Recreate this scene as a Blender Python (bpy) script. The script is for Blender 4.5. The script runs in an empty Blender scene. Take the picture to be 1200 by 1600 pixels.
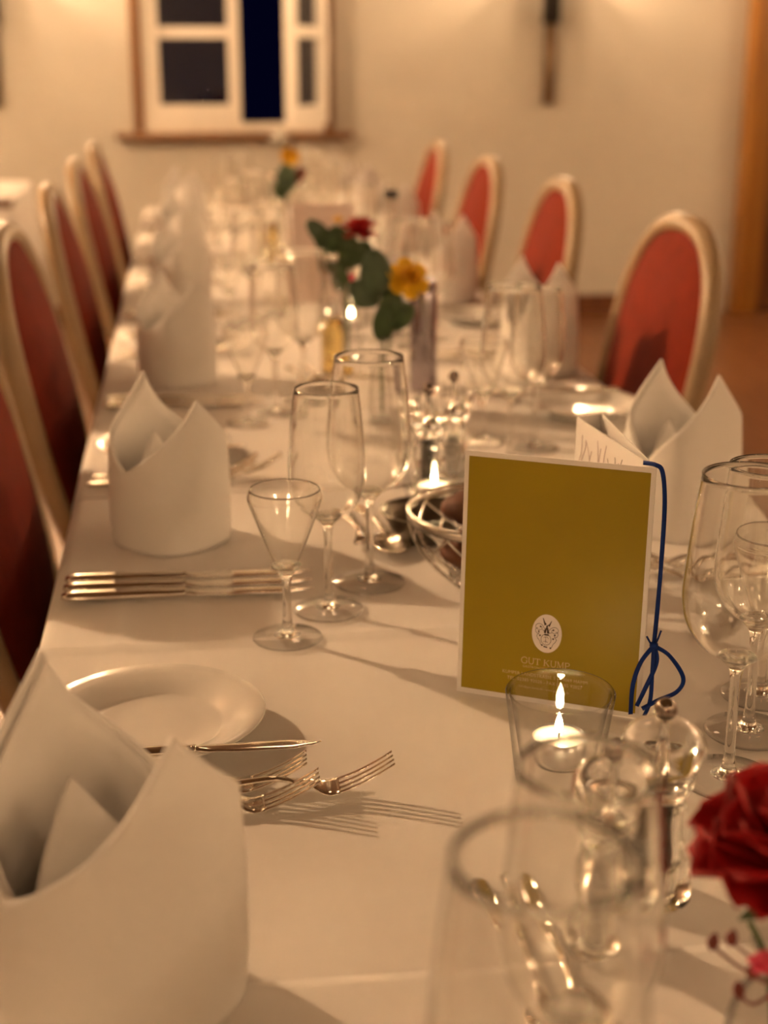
import bpy, bmesh, math, random
from mathutils import Vector, Matrix
random.seed(7)
PI = math.pi
scn = bpy.context.scene
COL = scn.collection
TZ = 0.75                       # table top height

# ------------------------------------------------------------------ camera
cam_d = bpy.data.cameras.new('camera')
cam = bpy.data.objects.new('camera', cam_d); COL.objects.link(cam)
cam.location = (0, 0, 1.23)
cam.rotation_euler = (math.radians(90 - 17.7), 0, math.radians(-7.8))
cam_d.sensor_fit = 'VERTICAL'; cam_d.sensor_height = 24; cam_d.lens = 33.0
cam_d.clip_start = 0.02; cam_d.clip_end = 60
cam_d.dof.use_dof = True
cam_d.dof.focus_distance = 1.02
cam_d.dof.aperture_fstop = 2.9
cam_d.dof.aperture_blades = 0
scn.camera = cam

# ------------------------------------------------------------------ world: a dark blue night outside the window
w = bpy.data.worlds.new('night'); scn.world = w; w.use_nodes = True
w.node_tree.nodes['Background'].inputs[0].default_value = (0.0006, 0.0007, 0.007, 1)
w.node_tree.nodes['Background'].inputs[1].default_value = 1.0

# ------------------------------------------------------------------ exposure, light settings
vs = scn.view_settings
vs.view_transform = 'Standard'; vs.look = 'None'; vs.gamma = 1.0; vs.use_curve_mapping = False
vs.exposure = 0.0
LAMP = (1.0, 0.632, 0.345)
BULB_BACK = 2300; BULB_LEFT = 3800; FILL_NEAR = 120; FILL_FRONT = 300; FILL_SIDE = 400  # near, front and right strengths drive lamps added for fill and glints
FILL_CEIL = 3.2; FILL_CEIL_FAR = 7  # both ceiling strengths are for added fill lamps
scn.cycles.max_bounces = 26; scn.cycles.transmission_bounces = 24; scn.cycles.transparent_max_bounces = 24
scn.cycles.glossy_bounces = 6; scn.cycles.diffuse_bounces = 3
scn.cycles.sample_clamp_indirect = 400

# ================================================================== helpers
def me(name, verts, faces, smooth=True):
    m = bpy.data.meshes.new(name)
    m.from_pydata([tuple(v) for v in verts], [], faces); m.update()
    bm = bmesh.new(); bm.from_mesh(m); bmesh.ops.recalc_face_normals(bm, faces=bm.faces); bm.to_mesh(m); bm.free()
    if smooth:
        m.polygons.foreach_set('use_smooth', [True]*len(m.polygons))
    return m

def sharp(m, deg=40):
    try: m.set_sharp_from_angle(angle=math.radians(deg))
    except Exception: pass
    return m

def obj(name, mesh, mat, parent=None, loc=(0,0,0), rot=(0,0,0), kind=None):
    o = bpy.data.objects.new(name, mesh); COL.objects.link(o)
    if mat is not None and mesh is not None and len(mesh.materials) == 0: mesh.materials.append(mat)
    o.location = loc; o.rotation_euler = rot
    if parent: o.parent = parent
    if kind: o['kind'] = kind
    return o

def tag(o, label, cat, group=None):
    o['label'] = label; o['category'] = cat
    if group: o['group'] = group
    return o

def thing(name, label, cat, loc=(0,0,0), rotz=0, group=None):
    o = bpy.data.objects.new(name, None); COL.objects.link(o)
    o.empty_display_size = 0.05
    o.location = loc; o.rotation_euler = (0, 0, rotz)
    return tag(o, label, cat, group)

def dup(root, loc, rotz, label, group=None):
    r = root.copy(); COL.objects.link(r); r.location = loc; r.rotation_euler = (0, 0, rotz); r['label'] = label
    if group: r['group'] = group
    for ch in list(root.children):
        c = ch.copy(); COL.objects.link(c); c.parent = r
        for g in list(ch.children):
            d = g.copy(); COL.objects.link(d); d.parent = c
    return r

class Proto:
    """first use moves the original, later uses copy it"""
    def __init__(s, root): s.root = root; s.used = False
    def put(s, loc, rotz, label, group=None):
        if not s.used:
            s.used = True; s.root.location = loc; s.root.rotation_euler = (0, 0, rotz); s.root['label'] = label
            if group: s.root['group'] = group
            return s.root
        return dup(s.root, loc, rotz, label, group)

def lathe(prof, n=40, closed=False, name='lathe'):
    """prof: (r,z) list.  closed: last joins first."""
    V = []; F = []; idx = []
    for r, z in prof:
        if r < 1e-6:
            idx.append([len(V)]*n); V.append((0, 0, z))
        else:
            idx.append(list(range(len(V), len(V)+n)))
            for i in range(n):
                a = 2*PI*i/n; V.append((r*math.cos(a), r*math.sin(a), z))
    pairs = list(zip(range(len(prof)-1), range(1, len(prof))))
    if closed: pairs.append((len(prof)-1, 0))
    for a, b in pairs:
        for i in range(n):
            j = (i+1) % n
            q = [idx[a][i], idx[a][j], idx[b][j], idx[b][i]]
            q2 = []
            for k in q:
                if k not in q2: q2.append(k)
            if len(q2) >= 3: F.append(q2)
    return me(name, V, F)

def spline(pts, n):
    """Catmull-Rom through tuples"""
    out = []; m = len(pts)
    for i in range(m-1):
        p0 = pts[max(i-1, 0)]; p1 = pts[i]; p2 = pts[i+1]; p3 = pts[min(i+2, m-1)]
        for k in range(n):
            t = k/n
            out.append(tuple(0.5*((2*b)+(-a+c)*t+(2*a-5*b+4*c-d)*t*t+(-a+3*b-3*c+d)*t**3) for a, b, c, d in zip(p0, p1, p2, p3)))
    out.append(tuple(pts[-1])); return out

def loft(rings, cap=True, name='loft', smooth=True):
    V = []; F = []; n = len(rings[0])
    for r in rings: V += [tuple(p) for p in r]
    for a in range(len(rings)-1):
        for i in range(n):
            j = (i+1) % n
            F.append([a*n+i, a*n+j, (a+1)*n+j, (a+1)*n+i])
    if cap:
        F.append(list(range(n))[::-1]); F.append([(len(rings)-1)*n+i for i in range(n)])
    return me(name, V, F, smooth)

def tube_geo(path, r, n=8):
    """returns V,F of a tube along path; r number or function(t)"""
    P = [Vector(p) for p in path]; rings = []
    up = Vector((0, 0, 1)); prev = None
    for i, p in enumerate(P):
        t = (P[min(i+1, len(P)-1)]-P[max(i-1, 0)]).normalized()
        if prev is None:
            a = t.cross(up if abs(t.z) < 0.9 else Vector((1, 0, 0))).normalized()
        else:
            a = (prev - t*prev.dot(t)).normalized()
        prev = a; b = t.cross(a)
        rr = r(i/(len(P)-1)) if callable(r) else r
        rings.append([p + a*rr*math.cos(2*PI*k/n) + b*rr*math.sin(2*PI*k/n) for k in range(n)])
    V = []; F = []
    for g in rings: V += g
    for i in range(len(rings)-1):
        for k in range(n):
            j = (k+1) % n; F.append([i*n+k, i*n+j, (i+1)*n+j, (i+1)*n+k])
    F.append(list(range(n))[::-1]); F.append([(len(rings)-1)*n+k for k in range(n)])
    return V, F

def tube(path, r, n=8, name='tube'):
    V, F = tube_geo(path, r, n); return me(name, V, F)

def merge(parts, name='merged', smooth=True):
    V = []; F = []
    for v, f in parts:
        o = len(V); V += list(v); F += [[i+o for i in q] for q in f]
    return me(name, V, F, smooth)

def box_geo(x0, x1, y0, y1, z0, z1):
    V = [(x, y, z) for z in (z0, z1) for y in (y0, y1) for x in (x0, x1)]
    F = [[0,2,3,1],[4,5,7,6],[0,1,5,4],[2,6,7,3],[0,4,6,2],[1,3,7,5]]
    return V, F

def bev_box(x0, x1, y0, y1, z0, z1, b=0.004, name='box', seg=2):
    V, F = box_geo(x0, x1, y0, y1, z0, z1)
    m = me(name, V, F, False)
    if b > 0:
        bm = bmesh.new(); bm.from_mesh(m)
        bmesh.ops.bevel(bm, geom=bm.edges[:], offset=b, segments=seg, affect='EDGES', profile=0.5)
        bm.to_mesh(m); bm.free()
        m.polygons.foreach_set('use_smooth', [True]*len(m.polygons)); sharp(m, 35)
    return m

def sheet(grid, thick, name='sheet', smooth=True, closed=False):
    """grid[i][j] of Vector: a sheet given real thickness along its normals"""
    ni, nj = len(grid), len(grid[0]); N = []
    for i in range(ni):
        for j in range(nj):
            du = (grid[(i+1) % ni][j]-grid[i-1][j]) if closed else (grid[min(i+1, ni-1)][j]-grid[max(i-1, 0)][j]); dv = grid[i][min(j+1, nj-1)]-grid[i][max(j-1, 0)]
            n = du.cross(dv); n = n.normalized() if n.length > 1e-12 else Vector((0, 0, 1)); N.append(n)
    A = [grid[i][j]+N[i*nj+j]*thick*0.5 for i in range(ni) for j in range(nj)]
    B = [grid[i][j]-N[i*nj+j]*thick*0.5 for i in range(ni) for j in range(nj)]
    o = ni*nj; F = []
    for i in range(ni if closed else ni-1):
        e = ((i+1) % ni)*nj
        for j in range(nj-1):
            a = i*nj+j; b = e+j; F.append([a, a+1, b+1, b]); F.append([o+a, o+b, o+b+1, o+a+1])
        a = i*nj; b = e; F.append([a, b, o+b, o+a]); a += nj-1; b += nj-1; F.append([a, o+a, o+b, b])
    if closed: return me(name, A+B, F, smooth)
    for j in range(nj-1):
        a = j; F.append([a, o+a, o+a+1, a+1]); a = (ni-1)*nj+j; F.append([a, a+1, o+a+1, o+a])
    return me(name, A+B, F, smooth)

def ribbon_flat(path, wd, z=0.0, name='stroke'):
    """flat 2-D stroke (x,y path) as verts/faces in the plane z"""
    P = [Vector((p[0], p[1], 0)) for p in path]; V = []; F = []
    for i, p in enumerate(P):
        t = (P[min(i+1, len(P)-1)]-P[max(i-1, 0)])
        t = t.normalized() if t.length > 0 else Vector((1, 0, 0))
        n = Vector((-t.y, t.x, 0))*wd/2
        V += [(p.x+n.x, p.y+n.y, z), (p.x-n.x, p.y-n.y, z)]
    for i in range(len(P)-1): F.append([2*i, 2*i+1, 2*i+3, 2*i+2])
    return V, F

def text_mesh(s, size, align='CENTER', space=1.0):
    c = bpy.data.curves.new('txt', 'FONT'); c.body = s; c.size = size; c.align_x = align; c.space_character = space
    c.resolution_u = 2
    o = bpy.data.objects.new('txt', c); COL.objects.link(o)
    bpy.context.view_layer.update()
    m = bpy.data.meshes.new_from_object(o.evaluated_get(bpy.context.evaluated_depsgraph_get()))
    bpy.data.objects.remove(o); bpy.data.curves.remove(c)
    return m

# ================================================================== materials
def new_mat(name):
    m = bpy.data.materials.new(name); m.use_nodes = True
    nt = m.node_tree; return m, nt, nt.nodes['Principled BSDF']

def simple(name, col, rough=0.5, metal=0.0, spec=0.5, noise=0.0, nscale=20, bump=0.0, bscale=200, sheen=0.0, coat=0.0):
    m, nt, b = new_mat(name)
    b.inputs['Base Color'].default_value = (*col, 1); b.inputs['Roughness'].default_value = rough
    b.inputs['Metallic'].default_value = metal; b.inputs['Specular IOR Level'].default_value = spec
    if sheen: b.inputs['Sheen Weight'].default_value = sheen
    if coat: b.inputs['Coat Weight'].default_value = coat
    tc = nt.nodes.new('ShaderNodeTexCoord')
    if noise:
        n = nt.nodes.new('ShaderNodeTexNoise'); n.inputs['Scale'].default_value = nscale; n.inputs['Detail'].default_value = 4
        nt.links.new(tc.outputs['Object'], n.inputs['Vector'])
        r = nt.nodes.new('ShaderNodeValToRGB')
        r.color_ramp.elements[0].position = 0.3; r.color_ramp.elements[1].position = 0.7
        r.color_ramp.elements[0].color = (*[c*(1-noise) for c in col], 1)
        r.color_ramp.elements[1].color = (*[min(1, c*(1+noise)) for c in col], 1)
        nt.links.new(n.outputs['Fac'], r.inputs['Fac']); nt.links.new(r.outputs['Color'], b.inputs['Base Color'])
    if bump:
        n2 = nt.nodes.new('ShaderNodeTexNoise'); n2.inputs['Scale'].default_value = bscale; n2.inputs['Detail'].default_value = 3
        nt.links.new(tc.outputs['Object'], n2.inputs['Vector'])
        bp = nt.nodes.new('ShaderNodeBump'); bp.inputs['Strength'].default_value = bump; bp.inputs['Distance'].default_value = 0.002
        nt.links.new(n2.outputs['Fac'], bp.inputs['Height']); nt.links.new(bp.outputs['Normal'], b.inputs['Normal'])
    return m

def wood(name, c1, c2, scale=(1.5, 14, 14), rough=0.4):
    m, nt, b = new_mat(name)
    tc = nt.nodes.new('ShaderNodeTexCoord'); mp = nt.nodes.new('ShaderNodeMapping'); mp.inputs['Scale'].default_value = scale
    n = nt.nodes.new('ShaderNodeTexNoise'); n.inputs['Scale'].default_value = 2.2; n.inputs['Detail'].default_value = 7; n.inputs['Distortion'].default_value = 0.6
    r = nt.nodes.new('ShaderNodeValToRGB')
    r.color_ramp.elements[0].position = 0.3; r.color_ramp.elements[0].color = (*c1, 1)
    r.color_ramp.elements[1].position = 0.72; r.color_ramp.elements[1].color = (*c2, 1)
    nt.links.new(tc.outputs['Object'], mp.inputs['Vector']); nt.links.new(mp.outputs['Vector'], n.inputs['Vector'])
    nt.links.new(n.outputs['Fac'], r.inputs['Fac']); nt.links.new(r.outputs['Color'], b.inputs['Base Color'])
    b.inputs['Roughness'].default_value = rough
    return m

def cloth_mat(name, col, weave=900, amp=0.25):
    m, nt, b = new_mat(name)
    b.inputs['Base Color'].default_value = (*col, 1); b.inputs['Roughness'].default_value = 0.85
    b.inputs['Specular IOR Level'].default_value = 0.2; b.inputs['Sheen Weight'].default_value = 0.12
    tc = nt.nodes.new('ShaderNodeTexCoord')
    n = nt.nodes.new('ShaderNodeTexNoise'); n.inputs['Scale'].default_value = 7; n.inputs['Detail'].default_value = 3
    n2 = nt.nodes.new('ShaderNodeTexNoise'); n2.inputs['Scale'].default_value = weave; n2.inputs['Detail'].default_value = 1
    ad = nt.nodes.new('ShaderNodeMath'); ad.operation = 'MULTIPLY_ADD'; ad.inputs[1].default_value = 0.06
    nt.links.new(tc.outputs['Object'], n.inputs['Vector']); nt.links.new(tc.outputs['Object'], n2.inputs['Vector'])
    nt.links.new(n2.outputs['Fac'], ad.inputs[0]); nt.links.new(n.outputs['Fac'], ad.inputs[2])
    bp = nt.nodes.new('ShaderNodeBump'); bp.inputs['Strength'].default_value = amp; bp.inputs['Distance'].default_value = 0.006
    nt.links.new(ad.outputs[0], bp.inputs['Height']); nt.links.new(bp.outputs['Normal'], b.inputs['Normal'])
    return m

def glass_mat(name, col=(1, 1, 1), ior=1.46, rough=0.0):
    m = bpy.data.materials.new(name); m.use_nodes = True; nt = m.node_tree; nt.nodes.clear()
    o = nt.nodes.new('ShaderNodeOutputMaterial'); g = nt.nodes.new('ShaderNodeBsdfGlass')
    g.inputs['Color'].default_value = (*col, 1); g.inputs['IOR'].default_value = ior; g.inputs['Roughness'].default_value = rough
    nt.links.new(g.outputs[0], o.inputs['Surface']); return m

def thin_glass(name, tint=0.975, ior=1.5, edge=0.55, solid=0.0):
    """thin blown wall: clear straight through, mirror-like by Fresnel, deeper glass at grazing angles"""
    m = bpy.data.materials.new(name); m.use_nodes = True; nt = m.node_tree; nt.nodes.clear()
    o = nt.nodes.new('ShaderNodeOutputMaterial'); mx = nt.nodes.new('ShaderNodeMixShader')
    t = nt.nodes.new('ShaderNodeBsdfTransparent'); g = nt.nodes.new('ShaderNodeBsdfGlossy'); g.inputs['Roughness'].default_value = 0.0
    lw = nt.nodes.new('ShaderNodeLayerWeight'); lw.inputs['Blend'].default_value = 0.5
    f0 = ((ior-1)/(ior+1))**2                      # Schlick reflectance, the same from either side of the wall
    pw = nt.nodes.new('ShaderNodeMath'); pw.operation = 'POWER'; pw.inputs[1].default_value = 5.0
    ma = nt.nodes.new('ShaderNodeMath'); ma.operation = 'MULTIPLY_ADD'; ma.inputs[1].default_value = 1-f0; ma.inputs[2].default_value = f0
    rp = nt.nodes.new('ShaderNodeValToRGB')
    rp.color_ramp.elements[0].position = 0.55; rp.color_ramp.elements[0].color = (tint, tint, tint, 1)
    rp.color_ramp.elements[1].position = 1.0; rp.color_ramp.elements[1].color = (edge, edge, edge*0.97, 1)
    nt.links.new(lw.outputs['Facing'], pw.inputs[0]); nt.links.new(pw.outputs[0], ma.inputs[0])
    nt.links.new(lw.outputs['Facing'], rp.inputs['Fac']); nt.links.new(rp.outputs['Color'], t.inputs['Color'])
    nt.links.new(ma.outputs[0], mx.inputs['Fac']); nt.links.new(t.outputs[0], mx.inputs[1]); nt.links.new(g.outputs[0], mx.inputs[2])
    if solid:
        gl = nt.nodes.new('ShaderNodeBsdfGlass'); gl.inputs['IOR'].default_value = ior; gl.inputs['Roughness'].default_value = 0
        m2 = nt.nodes.new('ShaderNodeMixShader'); m2.inputs['Fac'].default_value = solid
        nt.links.new(mx.outputs[0], m2.inputs[1]); nt.links.new(gl.outputs[0], m2.inputs[2]); mx = m2
    nt.links.new(mx.outputs[0], o.inputs['Surface']); return m

def emit(name, col, strength):
    m = bpy.data.materials.new(name); m.use_nodes = True; nt = m.node_tree; nt.nodes.clear()
    o = nt.nodes.new('ShaderNodeOutputMaterial'); e = nt.nodes.new('ShaderNodeEmission')
    e.inputs['Color'].default_value = (*col, 1); e.inputs['Strength'].default_value = strength
    nt.links.new(e.outputs[0], o.inputs['Surface']); return m

M = {}
M['wall'] = simple('plaster_wall', (0.60, 0.57, 0.50), 0.9, spec=0.2, noise=0.03, nscale=3, bump=0.15, bscale=60)
M['ceil'] = simple('ceiling_boards', (0.13, 0.08, 0.045), 0.8, spec=0.2, bump=0.1, bscale=80)
M['floor'] = wood('oak_floor', (0.12, 0.045, 0.015), (0.24, 0.10, 0.035), (12, 1.2, 12), 0.35)
M['frame_wood'] = wood('window_frame_wood', (0.17, 0.075, 0.028), (0.27, 0.13, 0.05), (14, 14, 1.5))
M['door_wood'] = wood('door_wood', (0.10, 0.03, 0.008), (0.20, 0.07, 0.018), (9, 9, 0.9), 0.35)
M['post_wood'] = wood('post_wood', (0.22, 0.085, 0.012), (0.34, 0.15, 0.022), (9, 9, 0.9), 0.4)
M['sash'] = simple('white_sash_paint', (0.82, 0.78, 0.70), 0.4, noise=0.02)
M['pane'] = thin_glass('window_pane_glass', 0.9, 1.5, 0.4)
M['cloth'] = cloth_mat('white_tablecloth', (0.80, 0.77, 0.73), 900, 0.16)
M['napkin'] = cloth_mat('white_napkin_linen', (0.84, 0.82, 0.79), 1300, 0.10)
M['tabletop'] = wood('table_wood', (0.12, 0.06, 0.03), (0.2, 0.1, 0.05))
M['chair_frame'] = simple('cream_chair_paint', (0.33, 0.23, 0.13), 0.4, noise=0.08, nscale=12)
M['red'] = simple('red_upholstery', (0.19, 0.020, 0.007), 0.8, spec=0.12, noise=0.12, nscale=30, bump=0.2, bscale=500)
M['steel'] = simple('polished_steel', (0.80, 0.76, 0.70), 0.08, metal=1.0, noise=0.03, nscale=8)
M['chrome'] = simple('chrome', (0.86, 0.84, 0.82), 0.05, metal=1.0, noise=0.02, nscale=5)
M['dark_steel'] = simple('dark_polished_steel', (0.40, 0.36, 0.40), 0.16, metal=1.0, noise=0.03, nscale=6)
M['knob'] = simple('dark_chrome_knob', (0.34, 0.29, 0.26), 0.06, metal=1.0, noise=0.05, nscale=6)
M['porcelain'] = simple('white_porcelain', (0.82, 0.80, 0.76), 0.12, spec=0.5, noise=0.01)
M['thin'] = glass_mat('wine_glass_wall', (0.995, 0.995, 0.99), 1.55)
M['foot'] = thin_glass('glass_foot', 0.99, 1.75, 0.45)
M['glass'] = glass_mat('clear_solid_glass', (0.985, 0.985, 0.98), 1.48)
M['acrylic'] = glass_mat('clear_acrylic', (0.985, 0.985, 0.98), 1.46)
M['pepper'] = simple('black_peppercorns', (0.02, 0.013, 0.01), 0.7, noise=0.5, nscale=300, bump=0.8, bscale=350)
M['salt'] = simple('white_salt', (0.78, 0.76, 0.73), 0.6, noise=0.06, nscale=300, bump=0.5, bscale=400)
M['card_white'] = simple('white_card', (0.80, 0.77, 0.74), 0.5, noise=0.01)
M['gold'] = simple('gold_print', (0.33, 0.24, 0.002), 0.42, spec=0.35, noise=0.05, nscale=5)
M['print_light'] = simple('pale_print', (0.66, 0.50, 0.22), 0.5, noise=0.02)
M['oval'] = simple('pale_pink_print', (0.84, 0.76, 0.72), 0.5, noise=0.01)
M['ink'] = simple('dark_brown_ink', (0.07, 0.04, 0.03), 0.6, noise=0.1)
M['ink_purple'] = simple('mauve_ink', (0.25, 0.13, 0.17), 0.6, noise=0.1)
M['ribbon'] = simple('blue_ribbon', (0.004, 0.025, 0.17), 0.5, spec=0.15, noise=0.15, nscale=60)
M['wax'] = simple('white_wax', (0.88, 0.82, 0.74), 0.35, noise=0.01)
M['wax'].node_tree.nodes['Principled BSDF'].inputs['Subsurface Weight'].default_value = 0.4
M['wax'].node_tree.nodes['Principled BSDF'].inputs['Subsurface Radius'].default_value = (0.01, 0.006, 0.003)
M['alu'] = simple('tealight_aluminium', (0.72, 0.72, 0.72), 0.3, metal=1.0, noise=0.03)
M['flame'] = emit('candle_flame', (1.0, 0.70, 0.36), 130)
M['wick'] = simple('black_wick', (0.02, 0.015, 0.01), 0.9, noise=0.2)
M['bread'] = simple('dark_bread_crust', (0.13, 0.045, 0.018), 0.7, noise=0.35, nscale=40, bump=0.6, bscale=90)
M['bread2'] = simple('brown_bread_crust', (0.26, 0.11, 0.04), 0.7, noise=0.3, nscale=40, bump=0.6, bscale=90)
M['wire'] = simple('basket_wire', (0.6, 0.57, 0.53), 0.2, metal=1.0, noise=0.05)
M['pewter'] = simple('grey_pewter', (0.20, 0.175, 0.14), 0.35, metal=1.0, noise=0.08)
M['rose'] = simple('deep_red_petal', (0.33, 0.004, 0.006), 0.5, spec=0.2, noise=0.25, nscale=60)
M['redpetal'] = simple('bright_red_petal', (0.30, 0.0015, 0.003), 0.55, spec=0.2, noise=0.2, nscale=70)
M['pink'] = simple('pink_petal', (0.75, 0.08, 0.16), 0.5, noise=0.15)
M['yellow'] = simple('yellow_petal', (0.78, 0.47, 0.008), 0.55, noise=0.10, nscale=50)
M['orange'] = simple('orange_trumpet', (0.74, 0.36, 0.006), 0.55, noise=0.12, nscale=50)
M['white_petal'] = simple('white_petal', (0.84, 0.82, 0.76), 0.5, noise=0.05)
M['leaf'] = simple('green_leaf', (0.035, 0.075, 0.02), 0.45, noise=0.3, nscale=40)
M['euca'] = simple('grey_green_leaf', (0.075, 0.12, 0.07), 0.55, noise=0.2, nscale=40)
M['stem'] = simple('green_stem', (0.07, 0.13, 0.03), 0.5, noise=0.2)
M['bud'] = simple('brown_red_bud', (0.18, 0.03, 0.02), 0.6, noise=0.2)
M['black'] = simple('black_metal', (0.012, 0.010, 0.008), 0.4, spec=0.4, noise=0.2)
M['rod'] = simple('bronze_rod', (0.20, 0.13, 0.07), 0.45, metal=0.4, noise=0.1)
M['cap'] = simple('black_plastic_cap', (0.012, 0.012, 0.012), 0.35, noise=0.1)
M['oil'] = glass_mat('olive_oil', (0.95, 0.84, 0.52), 1.45)
M['water'] = glass_mat('water', (0.97, 0.99, 0.98), 1.33)
M['pinkcard'] = simple('pale_pink_card', (0.80, 0.66, 0.62), 0.6, noise=0.02)

# ================================================================== the room
X0, X1, Y0, Y1, ZC = -2.5, 4.0, -2.2, 7.0, 2.75
obj('floor', bev_box(X0-.2, X1+.2, Y0-.2, Y1+.2, -0.12, -0.02, 0, 'floor'), M['floor'], kind='structure')
floor = bpy.data.objects['floor']
# floor boards, each its own piece of the floor
bw = 0.16; bm_board = bev_box(-bw/2+.0012, bw/2-.0012, 0, 1.84, -0.021, 0.0, 0.0015, 'board', 1)
bm_board.materials.append(M['floor'])
nb = 0
for i in range(int((X1-X0)/bw)+1):
    for k in range(5):
        o = obj('floor_board', bm_board, None, floor, (X0+bw*(i+.5), Y0+1.84*k, 0)); nb += 1
obj('ceiling', bev_box(X0-.2, X1+.2, Y0-.2, Y1+.2, ZC, ZC+.1, 0, 'ceiling'), M['ceil'], kind='structure')
obj('wall_left', bev_box(X0-.2, X0, Y0-.2, Y1+.2, 0, ZC, 0, 'wall_left'), M['wall'], kind='structure')
obj('wall_right', bev_box(X1, X1+.2, Y0-.2, Y1+.2, 0, ZC, 0, 'wall_right'), M['wall'], kind='structure')
obj('wall_front', bev_box(X0, X1, Y0-.2, Y0, 0, ZC, 0, 'wall_front'), M['wall'], kind='structure')
# far wall with a window opening
WX0, WX1, WZ0, WZ1 = -0.235, 0.715, TZ+0.165, 2.15
parts = [box_geo(X0, WX0, Y1, Y1+.2, 0, ZC), box_geo(WX1, X1, Y1, Y1+.2, 0, ZC),
         box_geo(WX0, WX1, Y1, Y1+.2, 0, WZ0), box_geo(WX0, WX1, Y1, Y1+.2, WZ1, ZC)]
obj('wall_back', merge(parts, 'wall_back', False), M['wall'], kind='structure')
for nm, g in (('baseboard_back', box_geo(X0, 2.72, Y1-.016, Y1, 0, .10)), ('baseboard_left', box_geo(X0, X0+.016, Y0, Y1-.016, 0, .10)),
              ('baseboard_right', box_geo(X1-.016, X1, Y0, Y1-.016, 0, .10))):
    obj(nm, merge([g], nm, False), M['door_wood'], kind='structure')

# window
wf = obj('window_1', merge([box_geo(WX0, WX0+.045, Y1-.025, Y1+.09, WZ0, WZ1), box_geo(WX1-.045, WX1, Y1-.025, Y1+.09, WZ0, WZ1),
                            box_geo(WX0+.045, WX1-.045, Y1-.025, Y1+.09, WZ1-.05, WZ1)], 'window', False), M['frame_wood'], kind='structure')
obj('window_sill', bev_box(WX0-.085, WX1+.085, Y1-.10, Y1+.09, WZ0-.03, WZ0, .006, 'sill'), M['frame_wood'], wf)
def fr(x0, x1, z0, z1, wd, y0, y1, wb=None):
    wb = wb or wd
    return [box_geo(x0, x0+wd, y0, y1, z0, z1), box_geo(x1-wd, x1, y0, y1, z0, z1), box_geo(x0+wd, x1-wd, y0, y1, z0, z0+wb), box_geo(x0+wd, x1-wd, y0, y1, z1-wd, z1)]
ix0, ix1 = WX0+.045, WX1-.045
obj('inner_frame', merge(fr(ix0, ix1, WZ0, WZ1-.05, .03, Y1+.0, Y1+.07, .04), 'inner_frame', False), M['sash'], wf)
mid = 0.272
# fixed left sash
sx0, sx1, sz0, sz1 = ix0+.03, mid, WZ0+.04, WZ1-.08
s1 = obj('sash', merge(fr(sx0, sx1, sz0, sz1, .055, Y1-.005, Y1+.045, .085), 'sash', False), M['sash'], wf)
for k, zz in enumerate((sz0+.385, sz0+.77)):
    obj('glazing_bar', merge([box_geo(sx0+.055, sx1-.055, Y1+.005, Y1+.035, zz, zz+.05)], 'bar', False), M['sash'], s1)
for za, zb in ((sz0+.085, sz0+.385), (sz0+.435, sz0+.77), (sz0+.82, sz1-.055)):
    obj('pane', merge([box_geo(sx0+.05, sx1-.05, Y1+.018, Y1+.022, za-.004, zb+.004)], 'pane', False), M['pane'], s1)
# the right sash, hinged at the right and swung into the room
sw = 0.385
hx = ix1-.02
s2 = obj('open_sash', merge(fr(-sw, 0, sz0, sz1, .055, -.04, 0, .085), 'open_sash', False), M['sash'], wf, (hx, Y1-.03, 0), (0, 0, math.radians(60)))
for zz in (sz0+.385, sz0+.77):
    obj('glazing_bar', merge([box_geo(-sw+.055, -.055, -.03, -.01, zz, zz+.05)], 'bar', False), M['sash'], s2)
for za, zb in ((sz0+.085, sz0+.385), (sz0+.435, sz0+.77), (sz0+.82, sz1-.055)):
    obj('pane', merge([box_geo(-sw+.05, -.05, -.022, -.018, za-.004, zb+.004)], 'pane', False), M['pane'], s2)

# wooden doorway at the right end of the far wall
d = obj('door_1', merge([box_geo(2.87, 3.8, Y1-.03, Y1-.0, 0.0, 2.3)], 'door', False), M['door_wood'], kind='structure')
for za, zb in ((.15, .95), (1.1, 2.15)):
    for xa, xb in ((3.06, 3.34), (3.43, 3.71)):
        obj('door_panel', bev_box(xa, xb, Y1-.045, Y1-.03, za, zb, .01, 'door_panel'), M['door_wood'], d)
obj('door_handle', merge([box_geo(3.0, 3.03, Y1-.09, Y1-.03, 1.03, 1.06), box_geo(3.0, 3.12, Y1-.095, Y1-.08, 1.035, 1.055)], 'door_handle', False), M['rod'], d)
t1 = obj('trim_1', bev_box(2.76, 2.87, Y1-.14, Y1, 0, ZC, .01, 'trim'), M['post_wood'], kind='structure')
obj('trim_2', bev_box(2.96, 3.97, Y1-.08, Y1, 2.3, 2.46, .01, 'trim2'), M['post_wood'], kind='structure')

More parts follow.
